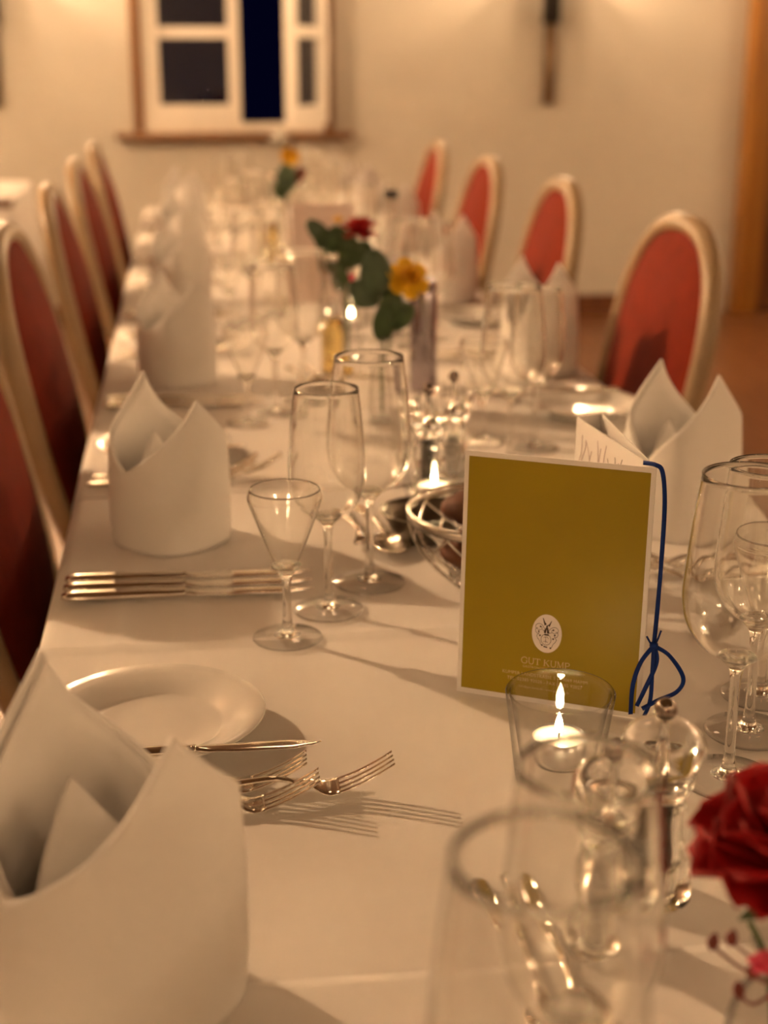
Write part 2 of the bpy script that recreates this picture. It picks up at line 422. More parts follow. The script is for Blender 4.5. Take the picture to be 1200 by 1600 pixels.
# ------------------------------------------------------------------ wall lamps, several of them added for fill and glints
def sconce(loc, rotz, label, strength, name='wall_lamp', globe=False, single=False):
    """local: wall plane at y=0, lamp towards -y; z=0 at the rod's lower end"""
    t = thing(name, label, 'wall lamp', loc, rotz, 'candle wall lamps')
    obj('rod', merge([tube_geo([(0, -.03, 0), (0, -.03, .40)], .026, 10)], 'rod'), M['rod'], t)
    obj('bracket', bev_box(-.038, .038, -.075, 0, .37, .80, .008, 'bracket'), M['black'], t)
    bm_ = emit('bulb_%d' % int(strength*10+abs(loc[1])*100+abs(loc[0])*10), LAMP, strength*(1.0 if single else 0.5))
    for ax in ((0,) if single else (-.15, .15)):
        obj('arm', tube(spline([(ax*.1, -.06, .74), (ax*.5, -.11, .70), (ax, -.16, .74), (ax, -.16, .80)], 8), .011, 8, 'arm'), M['black'], t)
        obj('drip_pan', lathe([(0, .795), (.03, .797), (.05, .812), (.052, .815), (.03, .803), (0, .800)], 24), M['black'], t, (ax, -.16, 0))
        obj('candle_sleeve', lathe([(0, .80), (.014, .80), (.014, .88), (0, .88)], 16), M['sash'], t, (ax, -.16, 0))
        prof = [(0, .885), (.03, .892), (.046, .93), (.03, .968), (0, .976)] if globe else [(0, .88), (.012, .884), (.022, .912), (.019, .94), (.008, .972), (0, .98)]
        obj('bulb', lathe(spline(prof, 5), 20), bm_, t, (ax, -.16, 0))
    return t
sconce((1.762, Y1, TZ+.285), 0, 'dark wall lamp right of the window on the far wall', BULB_BACK)
sconce((-0.86, Y1, TZ+.285), 0, 'dark wall lamp left of the window on the far wall', BULB_BACK*1.25)
sconce((X0, 3.35, 1.58), PI/2, 'wall lamp on the left wall, the one farther from camera', BULB_LEFT, globe=True, single=True)
sconce((X0, 0.1, 1.25), PI/2, 'added fill lamp on the left wall, the one beside the camera', FILL_NEAR, globe=True)  # unseen lamp, added as weak fill from the left
sconce((-0.9, Y0, 1.25), PI, 'added fill lamp left of the camera on the wall behind it', FILL_FRONT, globe=True)  # unseen, added for front fill and glints in the glasses
sconce((1.9, Y0, 1.25), PI, 'added fill lamp right of the camera on the wall behind it', FILL_FRONT, globe=True)  # second lamp added for the same front fill
sconce((X0, 5.4, 1.25), PI/2, 'added glint lamp on the left wall nearest the far wall', FILL_SIDE, globe=True)  # invented lamp, put in for more glass glints
sconce((X1, 5.4, 1.25), -PI/2, 'added glint lamp on the right wall nearest the far wall', FILL_SIDE, globe=True)  # invented too, for extra sparkle on the glassware
sconce((X1, 1.5, 1.25), -PI/2, 'added glint lamp on the right wall level with the gold menu', FILL_SIDE, globe=True)  # another lamp added only for glints
sconce((X1, 3.4, 1.25), -PI/2, 'added fill lamp on the right wall, the one farther from camera', FILL_SIDE, globe=True)  # added for sparkle and to brighten the left chairs
sconce((X1, -0.4, 1.25), -PI/2, 'added fill lamp on the right wall, the one behind the camera', FILL_SIDE, globe=True)  # unseen side lamp, added for sparkle and fill
# two ceiling lamps out of view, added as fill light
def ceiling_fill_lamp(x, y, label, strength):
    t = thing('ceiling_fill_lamp', label, 'ceiling lamp', (x, y, ZC), 0, 'added ceiling fill lamps')
    obj('canopy', lathe([(0, 0), (.10, 0), (.10, -.03), (0, -.03)], 32), M['rod'], t)
    obj('globe', lathe(spline([(0.09, -.03), (.19, -.07), (.20, -.12), (.12, -.17), (0, -.185)], 6), 32), emit('fill_globe_%d' % int(y*10), LAMP, strength), t)
ceiling_fill_lamp(0.5, -0.9, 'added round ceiling fill lamp behind the camera', FILL_CEIL)  # added soft fill from behind the camera
ceiling_fill_lamp(0.35, 3.5, 'added round ceiling fill lamp above the long table', FILL_CEIL_FAR)  # added to brighten the far part of the table

# ================================================================== table and cloths
TX0, TX1 = -0.142, 0.632
TY0, TY1 = -0.75, 4.95
for k, (a, b) in enumerate(((TY0, 1.15), (1.15, 3.05), (3.05, TY1))):
    lab = ('nearest of three dark wooden tables under the white cloths', 'middle of three dark wooden tables under the white cloths', 'farthest of three dark wooden tables under the white cloths')[k]
    t = thing('banquet_table', lab, 'table', ((TX0+TX1)/2, (a+b)/2, 0), 0, 'tables joined into one long table')
    hw = (TX1-TX0)/2-.004; hl = (b-a)/2-.004
    obj('tabletop', bev_box(-hw, hw, -hl, hl, TZ-.035, TZ-.004, .003, 'tabletop'), M['tabletop'], t)
    for sx in (-1, 1):
        for ly in ((a+.09, b-.09), (1.234, 2.57), (3.33, 4.866))[k]:       # between the chairs
            obj('leg', bev_box(-.03, .03, -.03, .03, 0, TZ-.035, .004, 'leg'), M['tabletop'], t, (sx*(hw-.06), ly-(a+b)/2, 0))

def cloth(y0, y1, lift, label, ends=(False, False), seed=1, creases=(), drop=0.22, xin=(0, 0)):
    """a tablecloth lying on the table, hanging over both long sides in soft waves"""
    rnd = random.Random(seed)
    xs = []
    r = .014
    X_0, X_1 = TX0-.003-lift, TX1+.003+lift
    # across profile: (x,z,hang 0..1)
    prof = []
    for k in range(9): prof.append((X_0-.0, -drop*(1-k/9), 1-k/9, -1))
    for k in range(5):
        a = PI/2*k/5; prof.append((X_0+r-r*math.cos(a), -r+r*math.sin(a), 0, 0))
    nx = 110
    for k in range(nx+1): prof.append((X_0+r+(X_1-X_0-2*r)*k/nx, 0, 0, 0))
    for k in range(1, 6):
        a = PI/2*k/5; prof.append((X_1-r+r*math.sin(a), -r+r*math.cos(a), 0, 0))
    for k in range(1, 10): prof.append((X_1, -drop*k/9, k/9, 1))
    ny = int((y1-y0)/.008)
    ph = [rnd.random()*6 for _ in range(8)]
    grid = []
    for j in range(ny+1):
        y = y0+(y1-y0)*j/ny; row = []
        for (x, z, hg, sd) in prof:
            wob = (.012*math.sin(y*9+ph[0]+sd)+.008*math.sin(y*21+ph[1]*sd))*hg
            xx = x+sd*(abs(wob)*1.2+.006*hg); zz = z
            if hg == 0:
                zz += .0006*math.sin(x*9+ph[2])*math.sin(y*7+ph[3])+.0004*math.sin(x*23+y*17+ph[4])
                for kind, c, h in creases:
                    dd = (y-c) if kind == 'y' else (x-c)
                    zz += h*math.exp(-(dd/.007)**2)
            row.append(Vector((xx, y, TZ+lift+zz)))
        grid.append(row)
    m = sheet(grid, .0012, 'tablecloth')
    o = obj('tablecloth', m, M['cloth'])
    tag(o, label, 'tablecloth', 'white tablecloths on the long table')
    return o
cloth(TY0-.02, 0.655, 0.0022, 'white tablecloth at the nearest end, under the front wine glasses', seed=3, creases=(('x', .27, .0012),))
cloth(0.60, 1.62, -0.0002, 'white tablecloth in the middle, under the gold menu card', seed=5, creases=(('y', 1.14, .0026), ('x', -.073, .0020), ('x', .42, .001)))
cloth(1.585, 3.1, 0.0014, 'white tablecloth farther back, under the daffodil vase', seed=9, creases=(('y', 2.1, .002), ('x', .245, .001)))
cloth(3.06, TY1+.02, 0.0030, 'white tablecloth at the far end of the table', seed=11, creases=(('y', 4.0, .0015),))
def tz(y):
    return TZ + (0.0036 if y < .655 else 0.0016 if y < 1.585 else .0030 if y < 3.06 else .0046)
ZT = tz

# ================================================================== chairs
def make_chair():
    """local: guest looks towards +x, back at x=0 (bottom) reclining to -x; floor z=0"""
    t = thing('medallion_chair', 'x', 'chair', group='red medallion-back chairs')
    zc, hh, hw = .752, .235, .215          # oval centre height, half height, half width
    def pt(u, v, off=0):                   # u across (y), v up, off forward
        z = zc+v; x = -(z-.50)*.20+off
        return Vector((x, u, z))
    def se(a, A, B, p=2.5):
        c, s = math.cos(a), math.sin(a)
        return A*math.copysign(abs(c)**(2/p), c), B*math.copysign(abs(s)**(2/p), s)
    n = 48; rings = []
    for k in range(n+1):
        a = 2*PI*k/n; ring = []
        for j in range(10):
            b = 2*PI*j/10; ro = .015*math.cos(b); of = .016*math.sin(b)
            u, v = se(a, hw+ro, hh+ro); ring.append(pt(u, v, of))
        rings.append(ring)
    obj('back_frame', loft(rings, False, 'back_frame'), M['chair_frame'], t)
    # padded front and flat reverse
    for nm, sg, bul in (('back_pad', 1, .028), ('back_lining', -1, .008)):
        g = []
        for i in range(9):
            f = 1-i/8
            row = []
            for k in range(n+1):
                u, v = se(2*PI*k/n, (hw-.006)*f, (hh-.006)*f)
                row.append(pt(u, v, sg*(.004+bul*(1-f**3))))
            g.append(row)
        V = [p for row in g for p in row]; F = []
        for i in range(8):
            for k in range(n): a = i*(n+1)+k; F.append([a, a+1, a+n+2, a+n+1])
        obj(nm, me(nm, V, F), M['red'], t)
    for s in (-1, 1):
        p = [pt(s*.155, -.165, -.004), Vector((.012, s*.165, .50)), Vector((.018, s*.175, .44))]
        obj('back_post', tube(spline(p, 5), .017, 8, 'back_post'), M['chair_frame'], t)
    # seat
    seat = []
    for z, g in ((.405, .985), (.43, 1.0), (.458, .985), (.474, .9), (.482, .6), (.484, .05)):
        ring = []
        for k in range(40):
            u, v = se(2*PI*k/40, .23*g, .185*g, 4)
            ring.append(Vector((.205+v, u*(1+.06*(v/.2)), z)))
        seat.append(ring)
    obj('seat', loft(seat, True, 'seat'), M['red'], t)
    fr_ = []
    for z, g in ((.36, 1.0), (.36, 1.02), (.408, 1.02), (.408, 1.0)):
        ring = []
        for k in range(40):
            u, v = se(2*PI*k/40, .228*g, .183*g, 4); ring.append(Vector((.205+v, u*(1+.06*(v/.2)), z)))
        fr_.append(ring)
    obj('seat_frame', loft(fr_, True, 'seat_frame'), M['chair_frame'], t)
    for sx, lx in ((-1, .05), (1, .355)):
        for s in (-1, 1):
            prof = [(0, 0), (.012, 0), (.013, .02), (.018, .26), (.022, .30), (.019, .32), (.024, .345), (.024, .37), (0, .37)]
            o = obj('leg', lathe(prof, 12, False, 'leg'), M['chair_frame'], t, (lx, s*.185, 0))
            if sx < 0: o.rotation_euler = (0, math.radians(5), 0); o.location.x -= .03
    return t
CH = Proto(make_chair())
SY = [0.66, 1.42, 2.19, 2.95, 3.71, 4.47]
ordn = ['nearest', 'second', 'third', 'fourth', 'fifth', 'sixth']
for i, y in enumerate(SY):
    if i == 0: continue
    xb = -0.178 + (0.0 if i > 1 else 0.0)
    CH.put((xb, y+(.13 if i == 1 else 0), 0), random.uniform(-.03, .03), 'red medallion-back chair on the left side, %s from the camera' % ['', 'nearest', 'second', 'third', 'fourth', 'farthest'][i])
for i, y in enumerate(SY):
    if i < 2: continue
    CH.put((0.688, y, 0), PI+random.uniform(-.03, .03), 'red medallion-back chair on the right side, %s from the camera' % ['', '', 'nearest', 'second', 'third', 'farthest'][i])

# ================================================================== folded napkins (mitre fold)
def napkin_mesh(hp=.182, hv=.088, seed=0, front=.90, edge=1.3, lean=.16):
    rnd = random.Random(seed); n = 96; nv = 22; grid = []
    p1, p2 = rnd.random()*6, rnd.random()*6
    def R(phi, z, inward=0.0):
        ph2 = phi-PI/4
        c, s = math.cos(ph2), math.sin(ph2); p = 1.55
        r = (abs(c)**p+abs(s)**p)**(-1/p)*.060*1.07
        r *= 1+.018*math.sin(3*phi+p1)
        k = max(0, (z-hv*.75)/(hp-hv*.75))
        c2 = abs(math.cos(phi))
        r *= 1-(.34 if math.cos(phi) < 0 else lean)*k**1.5*c2
        r *= .965+.035*min(1, z/.03)
        return r-inward
    def H(phi, hp_=hp, hv_=hv, e=edge):
        q = phi % PI; q = min(q, PI-q)/(PI/2); t = 1-q
        up = 1.0 if math.cos(phi) < 0 else front
        return hv_+(hp_*up-hv_)*t**e
    for i in range(n):
        phi = 2*PI*i/n; row = []; h = H(phi)
        for k in range(nv+1):
            z = h*k/nv; r = R(phi, z)
            row.append(Vector((r*math.cos(phi), r*math.sin(phi), z)))
        grid.append(row)
    outer = sheet(grid, .0032, 'napkin_outer', closed=True)
    # folded-over inner layer, lower than the rim, and an inner triangular flap
    g2 = []
    for i in range(n):
        phi = 2*PI*i/n; row = []; h = H(phi)-.004
        for k in range(8):
            z = h*(.25+.75*k/7); r = R(phi, z, .0042+.0015*math.sin(2*phi+p2))
            row.append(Vector((r*math.cos(phi), r*math.sin(phi), z)))
        g2.append(row)
    inner = sheet(g2, .0016, 'napkin_inner', closed=True)
    g3 = []
    for i in range(17):
        u = -1+2*i/16; row = []
        top = .118-.07*abs(u)
        for k in range(8):
            z = .012+(top-.012)*k/7
            row.append(Vector((-.012+.018*u*u-.012*k/7, .046*u, z)))
        g3.append(row)
    flap = sheet(g3, .002, 'napkin_flap')
    return outer, inner, flap
NAPS = []
for s in range(5):
    o_, i_, f_ = napkin_mesh(seed=s+2) if s < 3 else napkin_mesh(seed=s+2, front=.985, edge=1.0, lean=.22, hv=.080)
    for m_ in (o_, i_, f_): m_.materials.append(M['napkin'])
    NAPS.append((o_, i_, f_))
def put_napkin(x, y, rot, label, s=0, sc=1.0, sq=1.0):
    t = thing('folded_napkin', label, 'napkin', (x, y, ZT(y)), rot, 'white mitre-folded napkins')
    obj('outer_fold', NAPS[s][0], None, t); obj('inner_fold', NAPS[s][1], None, t); obj('inner_flap', NAPS[s][2], None, t)
    t.scale = (sc*sq, sc*sq, sc)
    return t
RN = math.radians(-52)
LN = [(-.055, .655), (-.030, 1.425), (-.025, 2.20), (-.020, 2.96), (-.015, 3.72), (-.01, 4.47)]
for i, (x, y) in enumerate(LN):
    put_napkin(x, y, RN+(.10 if i == 0 else 0)+random.uniform(-.08, .08)*(i > 1), 'white folded napkin on the left side, %s from the camera' % ordn[i].replace('sixth', 'farthest'), i % 3, 1.05 if i == 0 else .96, 1.02 if i == 0 else 1.0)
RNP = [(.512, 1.395), (.548, 2.19), (.535, 2.93), (.535, 3.70), (.535, 4.46)]
for i, (x, y) in enumerate(RNP):
    put_napkin(x, y, RN-.20+random.uniform(-.1, .1)*(i > 0), 'white folded napkin on the right side, %s from the camera' % ordn[i].replace('fifth', 'farthest'), 3+i % 2, 0.97 if i == 0 else 1.0)

# ================================================================== glasses
def glass_proto(name, cat, H, rim, belly, zb, stem_top, foot, thick=.0011, label='x', flare=None):
    t = thing(name, label, cat)
    # bowl
    out = flare or [(.0035, stem_top), (.010, stem_top+.004), (belly*.64, stem_top+.28*(zb-stem_top)), (belly*.91, stem_top+.62*(zb-stem_top)), (belly, zb), (belly*.975, zb+.022), ((belly+rim)/2, (zb+H)/2+.012), (rim, H)]
    o = spline(out, 5); inn = [(max(r-thick, .0), z+(thick*2.2 if i < 6 else 0)) for i, (r, z) in enumerate(o)]
    inn = [(r, z) for r, z in inn if r > .004]
    prof = [(0, stem_top)]+o+[(rim-thick*.5, H+.0006)]+inn[::-1]+[(0, inn[0][1]-.0002)]
    bo_ = obj('bowl', lathe(prof, 48, False, 'bowl'), M['thin'], t)
    obj('rim', lathe([(rim-thick/2+.0009*math.cos(2*PI*k/8), H+.0007*math.sin(2*PI*k/8)) for k in range(8)], 48, True, 'rim'), M['glass'], bo_)
    # stem with flare into bowl and foot
    s = spline([(.0, .0035), (.012, .0042), (.0058, .0085), (.0040, .020), (.0036, .045), (.0037, stem_top-.012), (.0062, stem_top-.002), (.013, stem_top+.0055), (.010, stem_top+.0075), (0, stem_top+.008)], 4)
    obj('stem', lathe(s, 20, False, 'stem'), M['glass'], t)
    f = [(0, 0), (foot*.8, 0), (foot, .0006), (foot+.0006, .0014), (foot, .0022), (foot*.6, .0032), (.012, .0048), (0, .0056)]
    obj('foot', lathe(f, 40, False, 'foot'), M['foot'], t)
    return t
G_RED = Proto(glass_proto('wine_glass', 'wine glass', .222, .0320, .0398, .135, .088, .034))
G_WHT = Proto(glass_proto('wine_glass', 'wine glass', .208, .0285, .0348, .128, .086, .032))
G_SHE = Proto(glass_proto('sherry_glass', 'small glass', .136, .0300, .0305, .118, .062, .030,
        flare=[(.0035, .062), (.008, .066), (.0145, .080), (.0215, .098), (.0285, .117), (.0318, .127), (.0318, .131), (.0305, .136)]))
def place_glasses(tri, who):
    for P_, (x, y), nm in tri:
        P_.put((x, y, ZT(y)), random.uniform(0, 6), nm % who, 'glasses beside the %s' % who)
def left_tri(c, dx=0):
    return [(G_SHE, (.071+dx, c-.283), 'small stemmed glass at the %s'), (G_WHT, (.113+dx, c-.222), 'middle wine glass of three at the %s'), (G_RED, (.159+dx, c-.157), 'largest wine glass at the %s')]
lw = ['nearest left napkin', 'second left napkin', 'third left napkin', 'fourth left napkin', 'fifth left napkin', 'farthest left napkin']
rw = ['right place beside the gold menu', 'nearest right napkin', 'second right napkin', 'third right napkin', 'fourth right napkin', 'farthest right napkin']
place_glasses([(G_RED, (.110, .404), 'largest wine glass, front one, at the %s'), (G_WHT, (.150, .490), 'second large wine glass at the %s')], lw[0])
for i in range(1, 6): place_glasses(left_tri(1.42+.765*(i-1)+.0), lw[i])
place_glasses([(G_RED, (.358, .842), 'largest wine glass at the %s'), (G_WHT, (.400, .910), 'middle wine glass of three at the %s'), (G_SHE, (.433, .969), 'small stemmed glass at the %s')], rw[0])
for i in range(1, 6):
    c = 1.42+.765*(i-1)
    place_glasses([(G_RED, (.385, c+.235), 'largest wine glass at the %s'), (G_WHT, (.432, c+.302), 'middle wine glass of three at the %s'), (G_SHE, (.372, c+.345), 'small stemmed glass at the %s')], rw[i])

# ================================================================== cutlery
def ell(x, z, wd, th, n=12, dz=0):
    """elliptical section in the y-z plane at x"""
    return [Vector((x, wd/2*math.copysign(abs(math.cos(2*PI*k/n))**.8, math.cos(2*PI*k/n)), z+th/2*math.sin(2*PI*k/n))) for k in range(n)]
def interp(tab, x):
    for (a, va), (b, vb) in zip(tab, tab[1:]):
        if x <= b:
            t = (x-a)/(b-a); t = t*t*(3-2*t); return va+(vb-va)*t
    return tab[-1][1]
def fork_proto(L=.200, name='dinner_fork'):
    t = thing(name, 'x', 'fork'); s = L/.2
    zt = [(0, .0030), (.03, .0034), (.09, .0105), (.118, .0125), (.140, .0085), (.156, .0030)]
    wt = [(0, .010), (.006, .018), (.02, .0205), (.06, .013), (.10, .0068), (.128, .0062), (.142, .013), (.152, .0225), (.160, .0245)]
    tt = [(0, .0020), (.05, .0026), (.11, .0038), (.14, .0028), (.16, .0022)]
    def Z(x): return (interp(zt, x) if x < .156 else .0030+.0205*((x-.156)/.044)**1.45)*s
    rings = []
    for k in range(34):
        x = .142*k/33; rings.append(ell(x*s, Z(x), interp(wt, x)*s, interp(tt, x)*s))
    obj('handle', loft(rings, True, 'fork_handle'), M['steel'], t)
    head = []
    for k in range(10):
        x = .140+.023*k/9
        ring = []
        for v in ell(x*s, Z(x), interp(wt, x)*s, interp(tt, x)*s):
            q = v.copy(); q.z += .10*(v.y/(s*.0123))**2*.0016*s*8*(k/9)*.6; ring.append(q)
        head.append(ring)
    ho = obj('head', loft(head, True, 'fork_head'), M['steel'], t)
    for j in range(4):
        u = (-1.5+j)*.0062
        rr = []
        for k in range(12):
            f = k/11; x = .160+.040*f
            y = u*(1-.04*f); wd = .0043*(1-.35*f); th = .0021*(1-.25*f)
            zz = Z(x)+.10*(u/.0123)**2*.0077*s*(1-f)
            rr.append([Vector((x*s, y*s+wd/2*s*math.cos(2*PI*q/8), zz+th/2*s*math.sin(2*PI*q/8))) for q in range(8)])
        obj('tine', loft(rr, True, 'tine'), M['steel'], ho)
    return t
def knife_proto(L=.235, name='dinner_knife'):
    t = thing(name, 'x', 'knife'); s = L/.235
    rings = []
    for k in range(24):
        x = .115*k/23
        wd = interp([(0, .009), (.004, .0165), (.02, .0185), (.09, .0155), (.115, .0130)], x); th = interp([(0, .004), (.006, .0075), (.08, .0080), (.115, .0068)], x)
        rings.append(ell(x*s, .0042*s, wd*s, th*s, 14))
    obj('handle', loft(rings, True, 'knife_handle'), M['steel'], t)
    rings = []
    for k in range(26):
        x = .113+.122*k/25
        hi = interp([(.113, .0055), (.125, .0075), (.20, .0080), (.235, .0012)], x)
        lo = interp([(.113, .0055), (.128, .0085), (.16, .0115), (.205, .0115), (.226, .0065), (.235, .0010)], x)
        th = interp([(.113, .0050), (.13, .0022), (.235, .0012)], x)
        c = (hi-lo)/2; wd = hi+lo
        rings.append([Vector((x*s, (c+wd/2*math.cos(2*PI*q/10))*s, (.0040+th/2*math.sin(2*PI*q/10))*s)) for q in range(10)])
    obj('blade', loft(rings, True, 'knife_blade'), M['steel'], t)
    return t
def spoon_proto(L=.185, name='dessert_spoon'):
    t = thing(name, 'x', 'spoon'); s = L/.185
    zt = [(0, .0030), (.03, .0034), (.08, .0100), (.108, .0125), (.122, .0110), (.135, .0095)]
    wt = [(0, .009), (.006, .0165), (.02, .0185), (.055, .012), (.095, .0064), (.120, .0062), (.135, .010)]
    rings = []
    for k in range(30):
        x = .132*k/29; rings.append(ell(x*s, interp(zt, x)*s, interp(wt, x)*s, interp([(0, .002), (.1, .0036), (.135, .003)], x)*s))
    obj('handle', loft(rings, True, 'spoon_handle'), M['steel'], t)
    g = []
    for i in range(17):
        f = i/16; x = .125+.060*f
        wd = .0185*math.sqrt(max(0, 1-((f-.55)/(.56 if f < .55 else .455))**2))+.0006
        row = []
        for k in range(13):
            u = -1+2*k/12
            dep = .0085*math.sin(PI*min(1, max(0, f*.96+.02)))**.7*(1-u*u)
            row.append(Vector((x*s, wd*u*s, (.0105-.002*f-dep)*s)))
        g.append(row)
    obj('bowl', sheet(g, .0012*s, 'spoon_bowl'), M['steel'], t)
    return t
FORK = Proto(fork_proto()); FORK_S = Proto(fork_proto(.172, 'dessert_fork'))
KNIFE = Proto(knife_proto()); KNIFE_B = Proto(knife_proto(.172, 'butter_knife')); SPOON = Proto(spoon_proto())
# bread plate
def plate_proto():
    t = thing('bread_plate', 'x', 'plate')
    out = [(0, .0), (.044, .0), (.046, .0025), (.052, .006), (.066, .0115), (.0775, .0150), (.0785, .0160), (.0775, .0172), (.066, .0142), (.054, .0098), (.050, .0062), (.047, .0048), (.03, .0045), (0, .0045)]
    obj('dish', lathe(out, 64, False, 'plate'), M['porcelain'], t)
    obj('foot_ring', lathe([(.040, 0), (.040, -.0014), (.044, -.0014), (.044, 0)], 48, True, 'ring'), M['porcelain'], t, (0, 0, 0))
    t.scale = (1.08, 1.08, 1.08)
    return t
PLATE = Proto(plate_proto())
GRPC = 'place-setting cutlery'
for i in range(6):
    c = 0.655 if i == 0 else 1.42+.765*(i-1)
    wn = lw[i]
    if i == 0: fk = [(-.134, .8825, -.062), (-.128, .8475, -.02), (-.0765, .858, -.018)]
    else: fk = [(-.128, c+.235, 0), (-.132, c+.206, 0), (-.10, c+.219, .02)]
    for k, (x, y, r) in enumerate(fk):
        FORK.put((x, y, ZT(y)+.0004+(.0034 if k == 2 else 0)), r, 'dinner fork, %s, at the %s' % (['farthest of three', 'closest of three', 'pushed farthest onto the table'][k], wn), GRPC)
    py = c+.335 if i else .968
    px = -.042
    PLATE.put((px, py, ZT(py)+.0016), 0, 'white porcelain bread plate at the %s' % wn, 'white bread plates')
    if i == 0: KNIFE_B.put((px-.052, py-.075, ZT(py)+.0205), .0, 'butter knife resting on the bread plate at the %s' % wn, GRPC)
    else: KNIFE_B.put((px-.070, py-.05, ZT(py)+.0205), .0, 'butter knife resting on the bread plate at the %s' % wn, GRPC)
    if i:
        for k, (x, y, r) in enumerate([(-.131, c-.118, -.03), (-.131, c-.142, -.03), (-.131, c-.165, -.03)]):
            KNIFE.put((x, y, ZT(y)+.0004), r, '%s of three dinner knives at the %s' % (['farthest', 'middle', 'closest'][k], wn), GRPC)
    yd = c+.085
    FORK_S.put((.153, yd, ZT(yd)+.0004), -PI/2+.10, 'dessert fork lying across the top of the %s' % wn, GRPC)
    SPOON.put((.177, yd+.004, ZT(yd)+.0004), -PI/2+.10, 'dessert spoon lying across the top of the %s' % wn, GRPC)
for i in range(1, 6):
    c = 1.42+.765*(i-1); wn = rw[i]
    for k, (dx, dy) in enumerate([(.0, -.150), (0, -.185), (-.03, -.168)]):
        FORK.put((.622+dx, c+dy, ZT(c+dy)+.0004+(.0034 if k == 2 else 0)), PI+(.0, .03, -.02)[k], 'dinner fork, %s, at the %s' % (['farthest of three', 'closest of three', 'pushed farthest onto the table'][k], wn), GRPC)
    for k, dy in enumerate((.115, .14, .165)):
        KNIFE.put((.622, c+dy, ZT(c+dy)+.0004), PI, '%s of three dinner knives at the %s' % (['closest', 'middle', 'farthest'][k], wn), GRPC)
    py = c-.29
    PLATE.put((.545, py, ZT(py)+.0016), 0, 'white porcelain bread plate at the %s' % wn, 'white bread plates')
    KNIFE_B.put((.615, py+.05, ZT(py)+.0205), PI, 'butter knife resting on the bread plate at the %s' % wn, GRPC)

